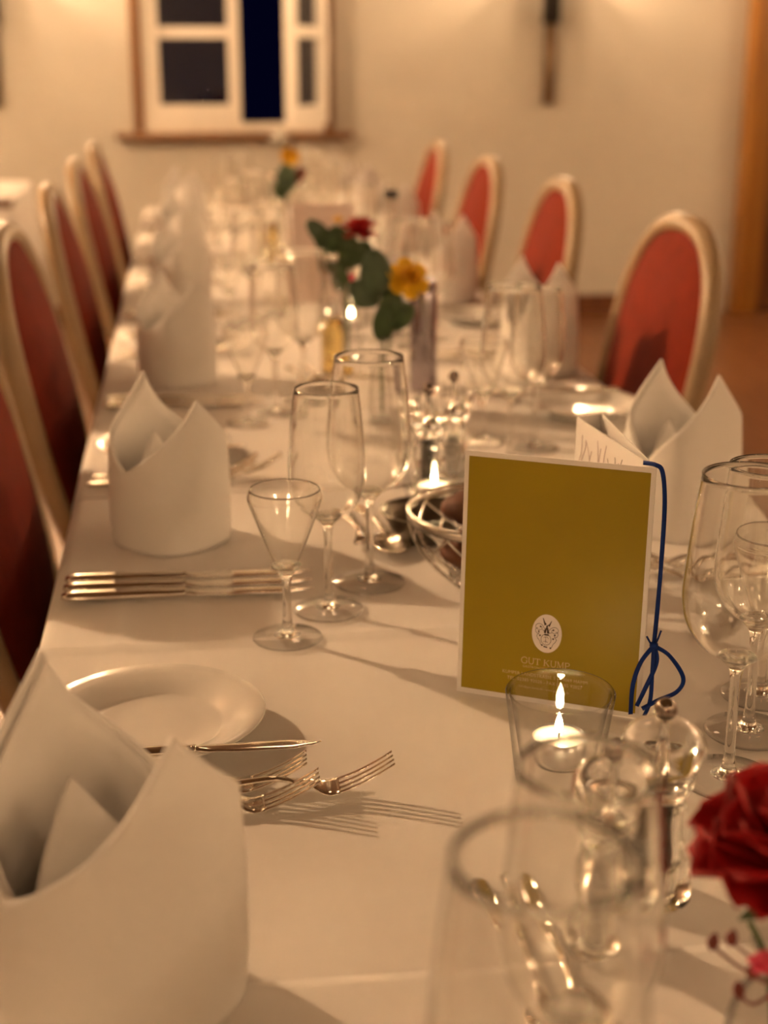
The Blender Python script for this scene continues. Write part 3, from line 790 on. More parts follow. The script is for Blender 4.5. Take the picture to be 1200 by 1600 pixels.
# ================================================================== gold menu card with blue ribbon
def menu_card():
    S = Vector((.3265, .943)); Lf = Vector((.1975, 1.012)); y = .97
    u = (Lf-S).normalized(); wid = (Lf-S).length; hgt = .196
    t = thing('menu_card', 'gold menu card with white border, crest and blue ribbon, standing open', 'menu', (S.x, S.y, ZT(y)), 0)
    lean = Vector((.006, .013))/hgt        # slight backward lean per metre
    ux = Vector((u.x, u.y, 0)); up = Vector((lean.x, lean.y, 1)).normalized()
    nrm = ux.cross(up).normalized()       # towards or away from camera
    if nrm.y > 0: nrm = -nrm
    def P(a, b, o=0): return ux*a+up*b+nrm*o
    def slab(a0, a1, b0, b1, o0, o1, name):
        V = [P(a, b, o) for o in (o0, o1) for b in (b0, b1) for a in (a0, a1)]
        return me(name, V, [[0,2,3,1],[4,5,7,6],[0,1,5,4],[2,6,7,3],[0,4,6,2],[1,3,7,5]], False)
    cover = obj('back_cover', slab(0, wid, 0, hgt, -.0006, .0006, 'cover'), M['card_white'], t)
    obj('gold_panel', slab(.0035, wid-.0035, .0040, hgt-.0040, .0006, .00075, 'gold'), M['gold'], cover)
    # in-plane frame for the print: xx to the reader's right, yy up
    mw = Matrix((( -ux.x, up.x, nrm.x, 0), (-ux.y, up.y, nrm.y, 0), (-ux.z, up.z, nrm.z, 0), (0, 0, 0, 1)))
    def place(mesh, cx, cy, o):
        c = P(cx, cy, o); mm = mw.copy(); mm.translation = c; mesh.transform(mm); return mesh
    ecx = wid*.515
    # oval
    V = [(0, 0, 0)]+[(.0118*math.cos(2*PI*k/48), .0155*math.sin(2*PI*k/48), 0) for k in range(48)]
    F = [[0, 1+k, 1+(k+1) % 48] for k in range(48)]
    em = obj('crest_oval', place(me('oval', V, F, False), ecx, .0580, .00085), M['oval'], cover)
    # crest strokes drawn in a 1200-unit box, as in the photograph
    def T(p): return ((p[0]-575)/1200*.0300, (570-p[1])/1200*.0330)
    lines = []
    def st(pts, wd=.00034, sm=6):
        q = [T(p) for p in pts]; lines.append(ribbon_flat(spline(q, sm) if len(q) > 2 else q, wd))
    def circ(cx, cy, rx, ry, wd=.00036): st([(cx+rx*math.cos(2*PI*k/20), cy+ry*math.sin(2*PI*k/20)) for k in range(21)], wd, 3)
    circ(560, 745, 158, 158)
    for sg in (0, 1):
        def mx(p): return p if sg == 0 else (1150-p[0], p[1]+ (60 if p[0] < 500 else 20))
        st([mx(p) for p in [(500, 440), (430, 330), (320, 295), (230, 340), (225, 420), (300, 470), (400, 460), (420, 400), (370, 380)]])
        st([mx(p) for p in [(300, 420), (230, 450), (225, 530), (270, 585), (330, 570), (320, 520)]])
        st([mx(p) for p in [(330, 590), (265, 650), (290, 720), (360, 800), (400, 890), (440, 920)]])
        st([mx(p) for p in [(420, 460), (470, 480), (500, 520)]])
        for cx, cy in ((370, 380), (320, 525), (365, 640), (440, 920)):
            c = mx((cx, cy)); circ(c[0], c[1], 12, 12, .0008)
        for k in range(5):
            st([mx((505+12*k, 330-8*k)), mx((440+14*k, 120+30*k))], .0006)
    for a, b in (((500, 600), (640, 600)), ((505, 550), (525, 450)), ((520, 560), (550, 400)), ((610, 560), (590, 400)), ((630, 560), (610, 450)), ((575, 320), (575, 420))):
        st([a, b], .0013)
    st([(550, 670), (550, 850)], .0003); st([(490, 690), (540, 665), (600, 670), (630, 710)], .0003); st([(480, 820), (540, 790), (620, 830)], .0003)
    st([(490, 950), (610, 970)], .0010)
    obj('crest_drawing', place(merge(lines, 'crest', False), ecx, .0580, .00098), M['ink'], em)
    # serif capitals for the name
    GL = {'G': ([[(.92, .78), (.70, .97), (.42, .98), (.14, .75), (.08, .45), (.22, .14), (.50, .02), (.78, .08), (.92, .20)]], [((.92, .20), (.92, .46), .13), ((.74, .46), (1.02, .46), .07), ((.92, .66), (.92, .86), .06)], 1.05),
          'U': ([[(.20, .96), (.20, .35), (.32, .08), (.58, .03), (.78, .12), (.86, .40), (.86, .96)]], [((.03, .97), (.38, .97), .06), ((.70, .97), (1.02, .97), .06)], 1.05),
          'T': ([], [((.45, 0), (.45, .97), .15), ((.02, .96), (.88, .96), .09), ((.27, .03), (.63, .03), .06), ((.04, .96), (.04, .76), .06), ((.86, .96), (.86, .76), .06)], .92),
          'K': ([], [((.18, 0), (.18, 1), .15), ((.02, .03), (.36, .03), .06), ((.02, .97), (.36, .97), .06), ((.22, .45), (.78, .95), .07), ((.38, .58), (.86, .03), .14), ((.66, .97), (.94, .97), .06), ((.68, .03), (1.0, .03), .06)], 1.0),
          'M': ([], [((.14, 0), (.18, 1), .07), ((.02, .03), (.28, .03), .06), ((.18, 1), (.55, .06), .14), ((.55, .06), (.92, 1), .07), ((.92, 1), (.98, 0), .14), ((.84, .03), (1.12, .03), .06), ((.04, .97), (.22, .97), .06), ((.90, .97), (1.08, .97), .06)], 1.16),
          'P': ([[(.22, .95), (.52, .96), (.72, .85), (.72, .62), (.50, .47), (.24, .47)]], [((.18, 0), (.18, 1), .15), ((.02, .03), (.38, .03), .06), ((.02, .97), (.3, .97), .06)], .84),
          ' ': ([], [], .42)}
    def serif(s, h):
        x = 0; parts = []
        for c in s:
            cur, seg, adv = GL[c]
            for q in cur: parts.append(ribbon_flat([(p[0]*h+x, p[1]*h) for p in spline(q, 5)], .115*h))
            for a, b, wd in seg: parts.append(ribbon_flat([(a[0]*h+x, a[1]*h), (b[0]*h+x, b[1]*h)], wd*h))
            x += adv*h
        m = merge(parts, 'name', False)
        m.transform(Matrix.Translation((-x/2, 0, 0))); return m
    obj('name_lettering', place(serif('GUT KUMP', .0052), ecx, .0315, .00085), M['print_light'], cover)
    for s, size, cy, sp in (('GASTRONOMIE UND FESTE', .00265, .0283, 1.12), ('KUMPER LANDSTRASSE 5 - 59069 HAMM', .00375, .0215, 1.02), ('TEL. 02385 92026 - FAX 02385 92027', .00375, .0168, 1.02), ('info@gut-kump.de - www.gut-kump.de', .0024, .0115, 1.05)):
        m = text_mesh(s, size, 'CENTER', sp)
        obj('small_lettering', place(m, ecx, cy, .00085), M['print_light'], cover)
    # the folded leaf that opens away behind the spine
    def leaf(name, tip, o=0, h=hgt):
        d = Vector((tip[0], tip[1], 0)); n2 = Vector((-d.y, d.x, 0)).normalized()
        upv = Vector((lean.x, lean.y, 1)).normalized()
        V = []
        for oo in (-.0005, .0005):
            for b in (0, h):
                for a in (.004, 1): V.append(d*a+upv*b+n2*oo)
        return me(name, V, [[0,2,3,1],[4,5,7,6],[0,1,5,4],[2,6,7,3],[0,4,6,2],[1,3,7,5]], False), d, upv, n2
    m1, d1, upv, n1 = leaf('leaf', (-.016, .160))
    l1 = obj('inner_leaf', m1, M['card_white'], t)
    m2, d2, _, _ = leaf('leaf2', (.008, .170))
    obj('front_cover', m2, M['card_white'], t)
    V = []
    for oo in (-.0005, .0005):
        for b in (0, hgt):
            V += [d1+upv*b+Vector((0, oo, 0)), d2+upv*b+Vector((0, oo, 0))]
    obj('fold_edge', me('fold_edge', V, [[0,2,3,1],[4,5,7,6],[0,1,5,4],[2,6,7,3],[0,4,6,2],[1,3,7,5]], False), M['card_white'], t)
    # drawing on the inner leaf: loose pen strokes near the top
    rnd = random.Random(4); g1 = []; g2 = []
    for k in range(11):
        a = .93-.055*k; b = hgt-.008-rnd.random()*.012
        pts = [(a+rnd.uniform(-.035, .035), b-.012*j+rnd.uniform(-.003, .003)) for j in range(5)]
        q = spline(pts, 5)
        VV = []; FF = []
        for i, (aa, bb) in enumerate(q):
            for s in (-1, 1): VV.append(d1*(aa+s*.0030)+upv*bb - n1*(-.0008 if n1.x < 0 else .0008))
        for i in range(len(q)-1): FF.append([2*i, 2*i+1, 2*i+3, 2*i+2])
        (g2 if k > 6 else g1).append((VV, FF))
    obj('leaf_drawing', merge(g1, 'drawing', False), M['ink_purple'], l1)
    obj('leaf_writing', merge(g2, 'writing', False), M['ink'], l1)
    # ribbon round the spine
    def rib(path, name, parent, wd=.0034):
        q = [Vector(p) for p in spline(path, 8)]; g = []
        for i, p in enumerate(q):
            tt = (q[min(i+1, len(q)-1)]-q[max(i-1, 0)]).normalized()
            side = tt.cross(Vector((-.35, -.9, .25))).normalized()
            ang = .5*math.sin(i*.22)
            side = (Matrix.Rotation(ang, 3, tt) @ side)*wd/2
            g.append([p-side, p, p+side])
        return obj(name, sheet(g, .0005, name), M['ribbon'], parent)
    top = up*(hgt+.0012)
    kn = Vector((.0062, -.0045, .062))
    r = rib([top+ux*.006+Vector((.0, .012, -.001)), top+ux*.001+Vector((0, 0, .0012)), top+Vector((.0040, -.0020, -.004)), up*.17+Vector((.0068, -.0035, 0)), up*.13+Vector((.0072, -.004, 0)), up*.09+Vector((.0066, -.0045, 0)), kn], 'ribbon', t)
    rib([kn, kn+Vector((.012, -.002, -.008)), kn+Vector((.0235, -.003, -.026)), kn+Vector((.019, -.004, -.037)), kn+Vector((.004, -.005, -.043)), kn+Vector((-.008, -.005, -.049))], 'ribbon_loop', r)
    rib([kn, kn+Vector((-.010, -.002, -.012)), kn+Vector((-.0155, -.003, -.030)), kn+Vector((-.016, -.003, -.054))], 'ribbon_tail', r)
    rib([kn, kn+Vector((-.001, -.003, -.018)), kn+Vector((-.0015, -.004, -.042)), kn+Vector((-.005, -.003, -.056))], 'ribbon_tail', r, .0032)
    rib([kn, kn+Vector((.002, -.003, -.012)), kn+Vector((-.006, -.003, -.034)), kn+Vector((-.012, -.004, -.047))], 'ribbon_tail', r)
    rib([kn+Vector((-.006, 0, .008)), kn, kn+Vector((.005, 0, .012))], 'ribbon_end', r, .0014)
    obj('knot', lathe(spline([(0, -.003), (.003, -.001), (.003, .002), (0, .004)], 4), 10), M['ribbon'], r, kn)
menu_card()

# ================================================================== tea lights in glass
def tealight_proto(hgt=.070, r0=.0285, r1=.0375):
    t = thing('tealight_holder', 'x', 'tealight')
    out = [(0, 0), (r0*.9, 0), (r0, .002), (r0+.001, .008)]+[(r0+.001+(r1-r0-.001)*k/8, .008+(hgt-.008)*k/8) for k in range(1, 9)]
    inn = [(r1-.0032, hgt), (r1-.0026, hgt-.002)]+[(r0-.002+(r1-r0-.001)*k/8, .023+(hgt-.023)*k/8) for k in range(7, -1, -1)]+[(r0*.7, .0212), (0, .0208)]
    obj('cup', lathe(out+[(r1-.001, hgt+.0014)]+inn, 56, False, 'cup'), M['thin_cup'], t)
    z0 = .0215
    can = lathe([(0, z0), (.0188, z0), (.0190, z0+.001), (.0190, z0+.0165), (.0183, z0+.0168), (.0183, z0+.012), (0, z0+.012)], 40)
    obj('tealight_can', can, M['alu'], t)
    wx = obj('wax', lathe([(0, z0+.0122), (.0181, z0+.0122), (.0181, z0+.0150), (.016, z0+.0145), (0, z0+.0140)], 40), M['wax'], t)
    obj('wick', tube([(0, 0, z0+.013), (.0003, 0, z0+.018), (.001, 0, z0+.021)], .0006, 6), M['wick'], wx)
    obj('flame', lathe(spline([(0, z0+.0185), (.0018, z0+.0195), (.0027, z0+.0225), (.0022, z0+.0265), (.0009, z0+.031), (0, z0+.0335)], 4), 16), M['flame'], wx)
    return t
M['thin_cup'] = thin_glass('tealight_cup_glass', 0.97, 1.55, 0.35)
TEA = Proto(tealight_proto())
TEA.put((.238, .852, ZT(.85)), 0, 'lit tealight in a clear glass in front of the gold menu', 'lit tealights')
TEA.put((.256, 1.463, ZT(1.4)), 0, 'lit tealight in glass behind the bread basket', 'lit tealights')
TEA.put((.285, 2.52, ZT(2.5)), 0, 'lit tealight in glass beyond the rose vase', 'lit tealights')
TEA.put((.225, 3.35, ZT(3.4)), 0, 'lit tealight in glass beyond the pale standing card', 'lit tealights')

# ================================================================== acrylic mills
def mill_proto(fill, name):
    t = thing(name, 'x', 'mill')
    body = spline([(.0215, .0), (.0225, .003), (.0218, .012), (.0165, .024), (.0160, .030), (.0195, .042), (.0190, .052), (.0150, .064), (.0150, .068), (.0190, .074), (.0195, .078)], 4)
    core = spline([(.0090, .004), (.0090, .02), (.0095, .045), (.0095, .075)], 3)
    prof = [(0, .0)]+body+[(.0185, .0795), (.0098, .0795)]+core[::-1]+[(0, .004)]
    obj('body', lathe(prof, 40, False, 'mill_body'), M['acrylic'], t)
    f = lathe([(0, .0045), (.0082, .0045), (.0084, .02), (.0088, .045), (.0088, fill), (0, fill+.0015)], 20)
    obj('filling', f, M['pepper'] if 'pepper' in name else M['salt'], t)
    obj('spindle', tube([(0, 0, .0045+fill-.004), (0, 0, .116)], .0017, 8), M['chrome'], t)
    obj('grinder', lathe([(.0020, .0005), (.0086, .0005), (.0086, .0042), (.0020, .0042)], 20, True), M['steel'], t)
    head = spline([(.0195, .0800), (.0205, .0815), (.0190, .0845), (.0228, .0900), (.0245, .0985), (.0225, .1065), (.0150, .1125), (.0070, .1150)], 4)
    hi = [(.0026, .1150), (.0026, .0800)]
    hd = obj('head', lathe(head+hi, 40, True, 'mill_head'), M['acrylic'], t)
    ring = [(.0197, .0797), (.0203, .0797), (.0203, .0803), (.0197, .0803)]
    obj('collar', lathe(ring, 36, True), M['chrome'], hd)
    obj('knob', lathe(spline([(0, .1150), (.0030, .1156), (.0062, .1190), (.0068, .1222), (.0055, .1262), (.0025, .1288), (0, .1292)], 4), 20), M['knob'], t)
    return t
PM = Proto(mill_proto(.062, 'pepper_mill')); SM = Proto(mill_proto(.040, 'salt_mill'))
SM.put((.2195, .668, ZT(.7)), .3, 'clear acrylic salt mill with steel knob, in front of the pepper mill', 'acrylic mills')
PM.put((.262, .712, ZT(.7)), .8, 'clear acrylic mill with dark peppercorns beside the red flower', 'acrylic mills')
PM.put((.264, 1.552, ZT(1.6)), 0, 'clear pepper mill behind the second tealight', 'acrylic mills')
SM.put((.305, 1.615, ZT(1.6)), 0, 'clear salt mill behind the second tealight', 'acrylic mills')
PM.put((.235, 3.02, ZT(3.0)), 0, 'clear pepper mill beside the pale standing card', 'acrylic mills')

# ================================================================== bread basket, rolls and bowl
def basket():
    cx, cy = .285, 1.262
    t = thing('wire_bread_basket', 'silver wire bread basket with criss-cross sides behind the gold menu', 'basket', (cx, cy, ZT(cy)))
    R1, R0, H = .088, .046, .068
    path = [(R1*math.cos(2*PI*k/48), R1*math.sin(2*PI*k/48), H) for k in range(49)]
    ringV = []
    obj('rim', lathe([(R1-.0015, H-.005), (R1+.0015, H-.005), (R1+.0018, H+.004), (R1-.0018, H+.004)], 64, True, 'rim'), M['wire'], t)
    obj('base_ring', lathe([(R0-.002, .0002), (R0+.002, .0002), (R0+.002, .0040), (R0-.002, .0040)], 48, True, 'base'), M['wire'], t)
    def rad(z): return R0+(R1-R0)*math.sin(min(1, z/H)*PI/2)**.8
    for k in range(12):
        for sg in (-1, 1):
            a0 = 2*PI*k/12; pth = []
            for j in range(11):
                z = .002+(H-.004)*j/10; a = a0+sg*.85*j/10; r = rad(z)
                pth.append((r*math.cos(a), r*math.sin(a), z))
            obj('wire', tube(pth, .0013, 6, 'wire'), M['wire'], t)
    fl = [tube_geo([(-R0, y, .002), (R0, y, .002)], .0012, 6) for y in (-.02, 0, .02)]
    obj('floor_wires', merge(fl, 'floor_wires'), M['wire'], t)
    # paper napkin lining sticking up
    g = []
    for i in range(9):
        row = []
        for j in range(9):
            u, v = -1+i/4, -1+j/4
            row.append(Vector((.046*u, .046*v, .010+.040*(abs(u)**2.2+abs(v)**2.2)/2+.006*math.sin(5*u+3*v))))
        g.append(row)
    n = obj('paper_napkin', sheet(g, .0006, 'paper_napkin'), M['napkin'], None, (cx-.006, cy-.006, ZT(cy)+.004), (0, 0, .6))
    tag(n, 'crumpled white paper napkin inside the wire bread basket', 'napkin')
    def roll(x, y, z, a, b, c, rz, lab, mat, sd):
        rnd = random.Random(sd); rings = []
        ph = rnd.random()*6
        for i in range(13):
            th = PI*i/12; ring = []
            for k in range(20):
                f = 2*PI*k/20
                w_ = 1+.05*math.sin(3*f+ph)+.04*math.sin(2*th*2+f)
                ring.append(Vector((a*math.sin(th)*math.cos(f)*w_+1e-5, b*math.sin(th)*math.sin(f)*w_, c*math.cos(th)*(1 if math.cos(th) > 0 else .7))))
            rings.append(ring)
        o = obj('bread_roll', loft(rings, True, 'bread_roll'), mat, None, (x, y, z), (0, 0, rz))
        tag(o, lab, 'bread roll', 'bread rolls')
    z0 = ZT(cy)
    roll(cx-.012, cy+.034, z0+.060, .040, .028, .022, .3, 'dark brown bread roll at the back of the wire basket', M['bread'], 1)
    roll(cx-.033, cy-.028, z0+.036, .034, .026, .022, 1.9, 'dark bread roll low behind the basket wires', M['bread'], 2)
    roll(cx+.030, cy-.010, z0+.052, .036, .030, .024, .8, 'lighter brown bread roll on the right of the wire basket', M['bread2'], 3)
    roll(cx+.016, cy+.000, z0+.070, .026, .022, .018, .2, 'small dark roll on top of the basket pile', M['bread'], 4)
basket()
bo = thing('pewter_bowl', 'shallow grey metal bowl behind the bread basket', 'bowl', (.232, 1.382, ZT(1.4)))
obj('shell', lathe([(0, 0), (.028, 0), (.030, .002), (.046, .016), (.058, .036), (.062, .046), (.0635, .047), (.0625, .045), (.0565, .035), (.044, .016), (.028, .006), (0, .005)], 48), M['pewter'], bo)
obj('rim', lathe([(.0618, .0455), (.0645, .0455), (.0645, .0485), (.0618, .0485)], 48, True), M['pewter'], bo)
bo.scale = (.72, .72, .72)

# ================================================================== flowers
def petal_grid(L, Wd, curl, cup, n=7, m=7, ruffle=0, ph=0, base=.25):
    g = []
    for i in range(n):
        f = i/(n-1); wdt = Wd*(base+(1-base)*math.sin(PI*min(1, f*.62+.06))**1.0)*(1 if f < .85 else 1-.5*((f-.85)/.15)**2)
        row = []
        for j in range(m):
            u = -1+2*j/(m-1)
            x = L*f
            z = cup*(u*u)*wdt*.6+curl*f*f*L+ruffle*L*math.sin(u*5+ph)*f**3
            row.append(Vector((x, u*wdt*.5, z)))
        g.append(row)
    return g
def xf(g, mat): return [[mat @ p for p in r] for r in g]
def flower_head(name, parent, mat, loc, layers, tilt=(0, 0), scale=1.0, thick=.0006, seed=1, ruffle=.0):
    """layers: (count, length, width, elevation deg, curl, cup)"""
    rnd = random.Random(seed); root = None
    for li, (cnt, L, Wd, el, curl, cup) in enumerate(layers):
        for k in range(cnt):
            a = 2*PI*(k+.5*(li % 2))/cnt+rnd.uniform(-.12, .12)
            e = math.radians(el+rnd.uniform(-6, 6))
            mt = Matrix.Rotation(tilt[1], 4, 'Z') @ Matrix.Rotation(tilt[0], 4, 'Y') @ Matrix.Rotation(a, 4, 'Z') @ Matrix.Rotation(-e, 4, 'Y')
            g = xf(petal_grid(L*scale, Wd*scale, curl, cup, ruffle=ruffle, ph=rnd.random()*6), mt)
            obj('petal', sheet(g, thick, 'petal'), mat, parent, loc)
def leaf_obj(parent, mat, base, tip, wd, nrm=(0, 0, 1), name='leaf', round_=False):
    b = Vector(base); tp = Vector(tip); d_ = tp-b; L = d_.length; d_.normalize()
    s = d_.cross(Vector(nrm)).normalized(); n = s.cross(d_)
    g = []
    for i in range(9):
        f = i/8; w_ = wd*(math.sin(PI*(f*.94+.03))**(.5 if round_ else .85))
        g.append([b+d_*L*f+s*w_*u*.5+n*(.12*L*math.sin(PI*f)+abs(u)*w_*.12) for u in (-1, -.5, 0, .5, 1)])
    return obj(name, sheet(g, .0006, name), mat, parent)
def bud_vase(loc, label, h=.13, r=.022, water=True):
    t = thing('bud_vase', label, 'vase', loc)
    out = spline([(0, 0), (r*.9, 0), (r, .004), (r*1.02, h*.3), (r*.85, h*.55), (r*.5, h*.75), (r*.45, h*.88), (r*.62, h)], 4)
    inn = [(max(q-.002, 0.0), z+(.004 if i < 6 else 0)) for i, (q, z) in enumerate(out)]
    inn = [p for p in inn if p[0] > .002]
    obj('bottle', lathe(out+[(out[-1][0]-.001, h+.0006)]+inn[::-1]+[(0, .005)], 36, False, 'vase'), M['thin_cup'], t)
    return t
def stems(t, tops, z0=.012, r=.0016):
    for (x, y, z) in tops:
        obj('stem', tube(spline([(x*.05, y*.05, z0), (x*.15, y*.15, z*.45), (x*.5, y*.5, z*.8), (x, y, z)], 5), r, 6, 'stem'), M['stem'], t)

# foreground red flower at the right edge
f0 = thing('red_flower_posy', 'posy with a large bright red flower at the right edge', 'flowers', (.268, .548, ZT(.5)))
v0 = bud_vase((.268, .548, ZT(.5)), 'small glass vase holding the large red flower', .075, .024)
stems(f0, [(.006, -.002, .110), (-.016, .004, .085), (.014, -.012, .088)])
flower_head('red', f0, M['redpetal'], (.006, -.002, .112), [(5, .036, .024, 84, -.1, .6), (6, .042, .030, 74, -.2, .6), (7, .048, .044, 62, -.3, .5), (7, .052, .050, 50, -.35, .4), (7, .050, .050, 36, -.3, .35)], (-.15, .4), 1.05, .0008, 3, .05)
obj('calyx', lathe(spline([(0, -.022), (.006, -.018), (.010, -.006), (.014, .004), (0, .004)], 4), 14), M['leaf'], f0, (.006, -.002, .114))
rnd = random.Random(12)
for k, (x, y, z) in enumerate([(-.030, -.008, .084), (-.026, -.026, .078), (-.012, -.030, .084), (-.034, .004, .074), (-.018, -.034, .070), (.006, -.034, .078), (-.028, -.018, .062)]):
    obj('sprig', tube(spline([(0, 0, .05), (x*.6, y*.6, z-.012), (x, y, z)], 4), .0009, 6, 'sprig'), M['bud'], f0)
    obj('bud', lathe(spline([(0, -.003), (.0026, 0), (.0028, .003), (.001, .006), (0, .0065)], 3), 10), M['pink'] if k == 4 else M['bud'], f0, (x, y, z), (rnd.uniform(-.5, .5), rnd.uniform(-.5, .5), 0))
leaf_obj(f0, M['leaf'], (-.004, -.004, .092), (-.026, -.006, .094), .010)
leaf_obj(f0, M['leaf'], (.004, -.004, .092), (.026, -.016, .098), .012)
flower_head('pink', f0, M['pink'], (-.020, -.030, .084), [(5, .008, .007, 55, -.2, .5), (6, .010, .008, 20, -.2, .3)], (0, 0), 1.0, .0005, 8)

def daffodil(t, loc, tilt, sc=1.0, pet=None, trumpet=None):
    pet = pet or M['yellow']; trumpet = trumpet or M['orange']
    mt = Matrix.Rotation(tilt[1], 4, 'Z') @ Matrix.Rotation(tilt[0], 4, 'Y')
    for k in range(6):
        g = xf(petal_grid(.034*sc, .024*sc, .06, .15, base=.5), mt @ Matrix.Rotation(2*PI*k/6, 4, 'Z') @ Matrix.Rotation(-.18, 4, 'Y'))
        obj('petal', sheet(g, .0006, 'petal'), pet, t, loc)
    g = []
    for i in range(7):
        f = i/6; row = []
        for k in range(25):
            a = 2*PI*k/24; r = (.006+.004*f+.005*f**4*(1+.25*math.sin(8*a)))*sc
            row.append(mt @ Vector((r*math.cos(a), r*math.sin(a), .022*f*sc)))
        g.append(row)
    obj('trumpet', sheet(g, .0006, 'trumpet'), trumpet, t, loc)
def rose(t, loc, sc=1.0, mat=None):
    flower_head('rose', t, mat or M['rose'], loc, [(3, .022, .020, 88, -.1, 1.2), (4, .026, .026, 80, -.15, 1.0), (5, .030, .030, 66, -.25, .8), (6, .032, .032, 45, -.35, .5), (5, .028, .028, 15, -.3, .3)], (0, 0), sc, .0007, 5)

# daffodil posy
yd = 1.90
p1 = thing('daffodil_posy', 'posy with a yellow daffodil and grey-green leaves', 'flowers', (.262, yd, ZT(yd)))
bud_vase((.262, yd, ZT(yd)), 'slim glass vase holding the yellow daffodil', .12, .022)
stems(p1, [(.026, 0, .195), (-.018, 0, .215), (-.006, .006, .165)])
daffodil(p1, (.028, -.006, .195), (1.05, -1.35), .92)
for b, tip, wd, mt in [((-.012, 0, .172), (-.018, -.004, .238), .044, 'euca'), ((-.010, 0, .165), (-.050, -.008, .192), .036, 'euca'), ((.0, 0, .13), (.012, -.004, .185), .034, 'leaf'), ((.004, 0, .130), (.036, -.006, .162), .034, 'leaf'), ((-.004, 0, .112), (-.006, -.008, .160), .030, 'leaf'), ((-.012, 0, .172), (-.045, .004, .168), .028, 'leaf')]:
    leaf_obj(p1, M[mt], b, tip, wd, (0, -1, .35), 'leaf', True)
flower_head('bud', p1, M['pink'], (-.047, -.01, .196), [(5, .010, .008, 70, -.1, .8)], (0, 0), 1.0, .0005, 9)
# rose posy
yr = 2.34
p2 = thing('rose_posy', 'posy with a dark red rose among green leaves', 'flowers', (.258, yr, ZT(yr)))
bud_vase((.258, yr, ZT(yr)), 'slim glass vase holding the dark red rose', .13, .024)
stems(p2, [(.020, 0, .215), (-.020, 0, .20), (0, .01, .19)])
rose(p2, (.022, -.004, .206), 1.05)
for b, tip, wd, mt in [((-.008, 0, .165), (-.052, -.004, .215), .042, 'leaf'), ((-.004, 0, .17), (-.022, -.006, .222), .040, 'leaf'), ((0, 0, .15), (-.040, -.01, .165), .040, 'leaf'), ((.0, 0, .15), (.006, -.01, .205), .042, 'leaf'), ((.006, 0, .16), (.040, -.006, .192), .038, 'leaf'), ((-.03, 0, .19), (-.064, 0, .23), .03, 'euca'), ((0, 0, .12), (-.026, -.01, .14), .035, 'leaf')]:
    leaf_obj(p2, M[mt], b, tip, wd, (0, -1, .3), 'leaf', True)
flower_head('yb', p2, M['yellow'], (-.014, -.004, .226), [(4, .012, .009, 70, -.1, .7), (4, .013, .010, 35, -.1, .4)], (0, 0), 1.0, .0005, 6)
# far posy
yf = 3.62
p3 = thing('mixed_posy', 'far posy with white and yellow flowers and one broad leaf', 'flowers', (.245, yf, ZT(yf)))
bud_vase((.245, yf, ZT(yf)), 'slim glass vase at the far end under the white and yellow flowers', .13, .024)
stems(p3, [(-.006, 0, .28), (.012, 0, .25), (.0, .006, .23)])
flower_head('w', p3, M['white_petal'], (-.012, 0, .285), [(4, .026, .022, 82, -.1, 1.0), (5, .030, .026, 62, -.2, .7), (5, .026, .024, 25, -.2, .4)], (0, 0), 1.1, .0006, 16)
daffodil(p3, (.012, -.008, .250), (1.0, -1.4), .8)
for b, tip, wd, mt in [((0, 0, .16), (.004, -.006, .235), .052, 'euca'), ((.006, 0, .18), (.050, 0, .222), .034, 'bud'), ((0, 0, .15), (-.03, 0, .185), .035, 'leaf')]:
    leaf_obj(p3, M[mt], b, tip, wd, (0, -1, .2), 'leaf', True)

# ================================================================== bottles, steel cylinder, far card
sc_ = thing('steel_cylinder', 'tall polished steel cylinder right of the yellow daffodil', 'canister', (.346, 2.085, ZT(2.1)))
obj('body', lathe([(0, 0), (.0205, 0), (.0215, .0015), (.0215, .150), (.0205, .152), (0, .152)], 48), M['dark_steel'], sc_)
obj('lid', lathe([(0, .152), (.0190, .152), (.0205, .154), (.0205, .168), (.0190, .170), (0, .170)], 40), M['dark_steel'], sc_)
def bottle(loc, label, h, r, cap, liquid=None, name='glass_bottle'):
    t = thing(name, label, 'bottle', loc)
    out = spline([(0, 0), (r*.92, 0), (r, .004), (r, h*.55), (r*.80, h*.68), (r*.38, h*.82), (r*.34, h*.96)], 4)
    inn = [(max(q-.0022, 0), z+(.005 if i < 8 else 0)) for i, (q, z) in enumerate(out)]; inn = [p for p in inn if p[0] > .003]
    obj('body', lathe(out+inn[::-1]+[(0, .006)], 36, False, 'bottle'), M['thin_cup'], t)
    obj('cap', lathe([(0, h*.95), (r*.44, h*.95), (r*.46, h*.955), (r*.46, h), (r*.40, h+.002), (0, h+.002)], 24), M[cap], t)
    if liquid:
        q = [(max(a-.0032, 0), z+.006) for a, z in out if z < h*.52]
        obj('liquid', lathe([(0, .007)]+q[1:]+[(0, q[-1][1])], 32, False, 'liquid'), M[liquid], t)
    return t
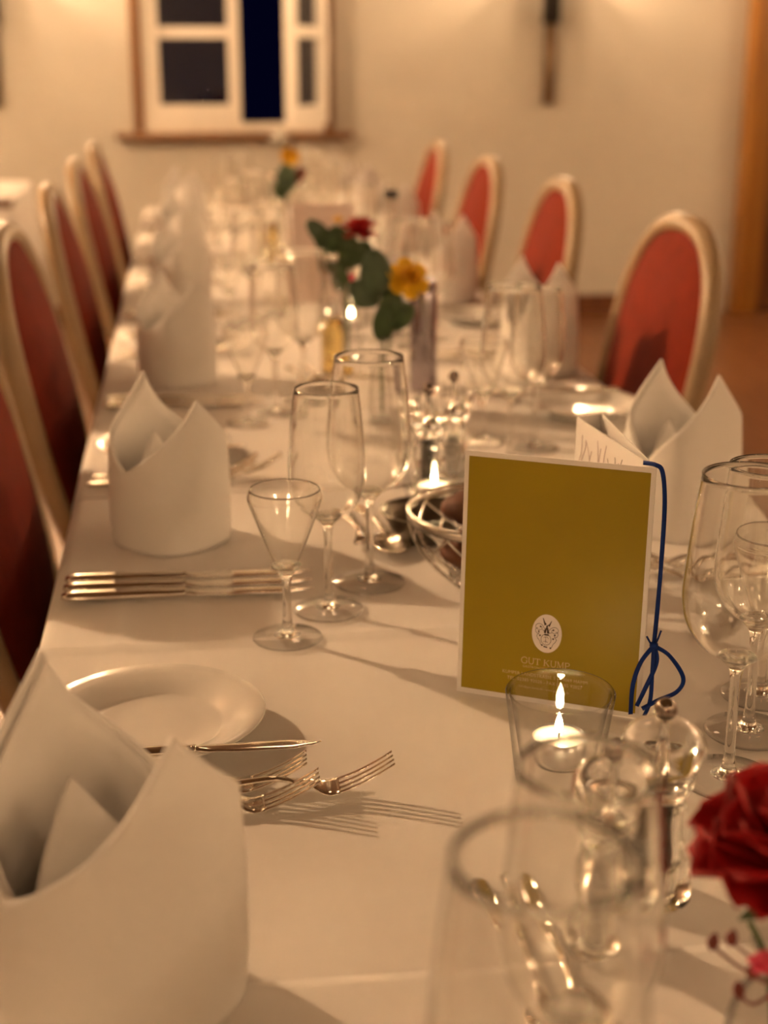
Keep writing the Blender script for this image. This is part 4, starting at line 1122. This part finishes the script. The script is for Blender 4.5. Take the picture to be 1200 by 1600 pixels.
bottle((.372, 2.62, ZT(2.6)), 'clear glass bottle with a black cap behind the rose', .252, .030, 'cap')
bottle((.222, 2.22, ZT(2.2)), 'slim bottle of golden oil left of the steel cylinder', .190, .020, 'chrome', 'oil', 'oil_bottle')
bottle((.205, 3.50, ZT(3.4)), 'slim bottle of golden oil at the far end of the table', .22, .020, 'chrome', 'oil', 'oil_bottle')
# standing pale card
c2 = thing('standing_card', 'pale pink folded card standing among the far glasses', 'card', (.278, 2.96, ZT(3.0)), math.radians(-4))
for s, nm in ((-1, 'front_panel'), (1, 'rear_panel')):
    V = []
    for o in (0, .0012):
        for z in (0, .200):
            for x in (-.066, .066): V.append(Vector((x, s*(.034*(1-z/.200)+o), z)))
    obj(nm, me(nm, V, [[0,2,3,1],[4,5,7,6],[0,1,5,4],[2,6,7,3],[0,4,6,2],[1,3,7,5]], False), M['pinkcard'], c2)

# ================================================================== side table with white cloth in the background at left
t = thing('side_table', 'small table under a white cloth by the far wall, behind the left chairs', 'table', (-1.05, 5.9, 0))
obj('tabletop', bev_box(-.40, .40, -.42, .42, .715, .746, .004, 'top'), M['tabletop'], t)
for sx in (-1, 1):
    for sy in (-1, 1): obj('leg', bev_box(-.025, .025, -.025, .025, 0, .715, .004, 'leg'), M['tabletop'], t, (sx*.34, sy*.36, 0))
rings = []
for z, g in ((.28, 1.055), (.50, 1.03), (.735, 1.008), (.7495, .99), (.7505, .6), (.7505, .02)):
    ring = []
    for k in range(80):
        a = 2*PI*k/80; c, s = math.cos(a), math.sin(a); p = 9
        x = .405*math.copysign(abs(c)**(2/p), c); y = .425*math.copysign(abs(s)**(2/p), s)
        wv = 1+(.025*math.sin(a*14) if z < .7 else 0)*(.75-z)/.47
        ring.append(Vector((x*g*wv, y*g*wv, z)))
    rings.append(ring)
o = obj('side_tablecloth', loft(rings, False, 'side_cloth'), M['cloth'], None, (-1.05, 5.9, 0))
tag(o, 'white cloth on the small table by the far wall', 'tablecloth')
t2 = put_napkin(-.86, 5.62, .4, 'white folded napkin on the small table by the far wall', 1, 1.0); t2.location.z = .752
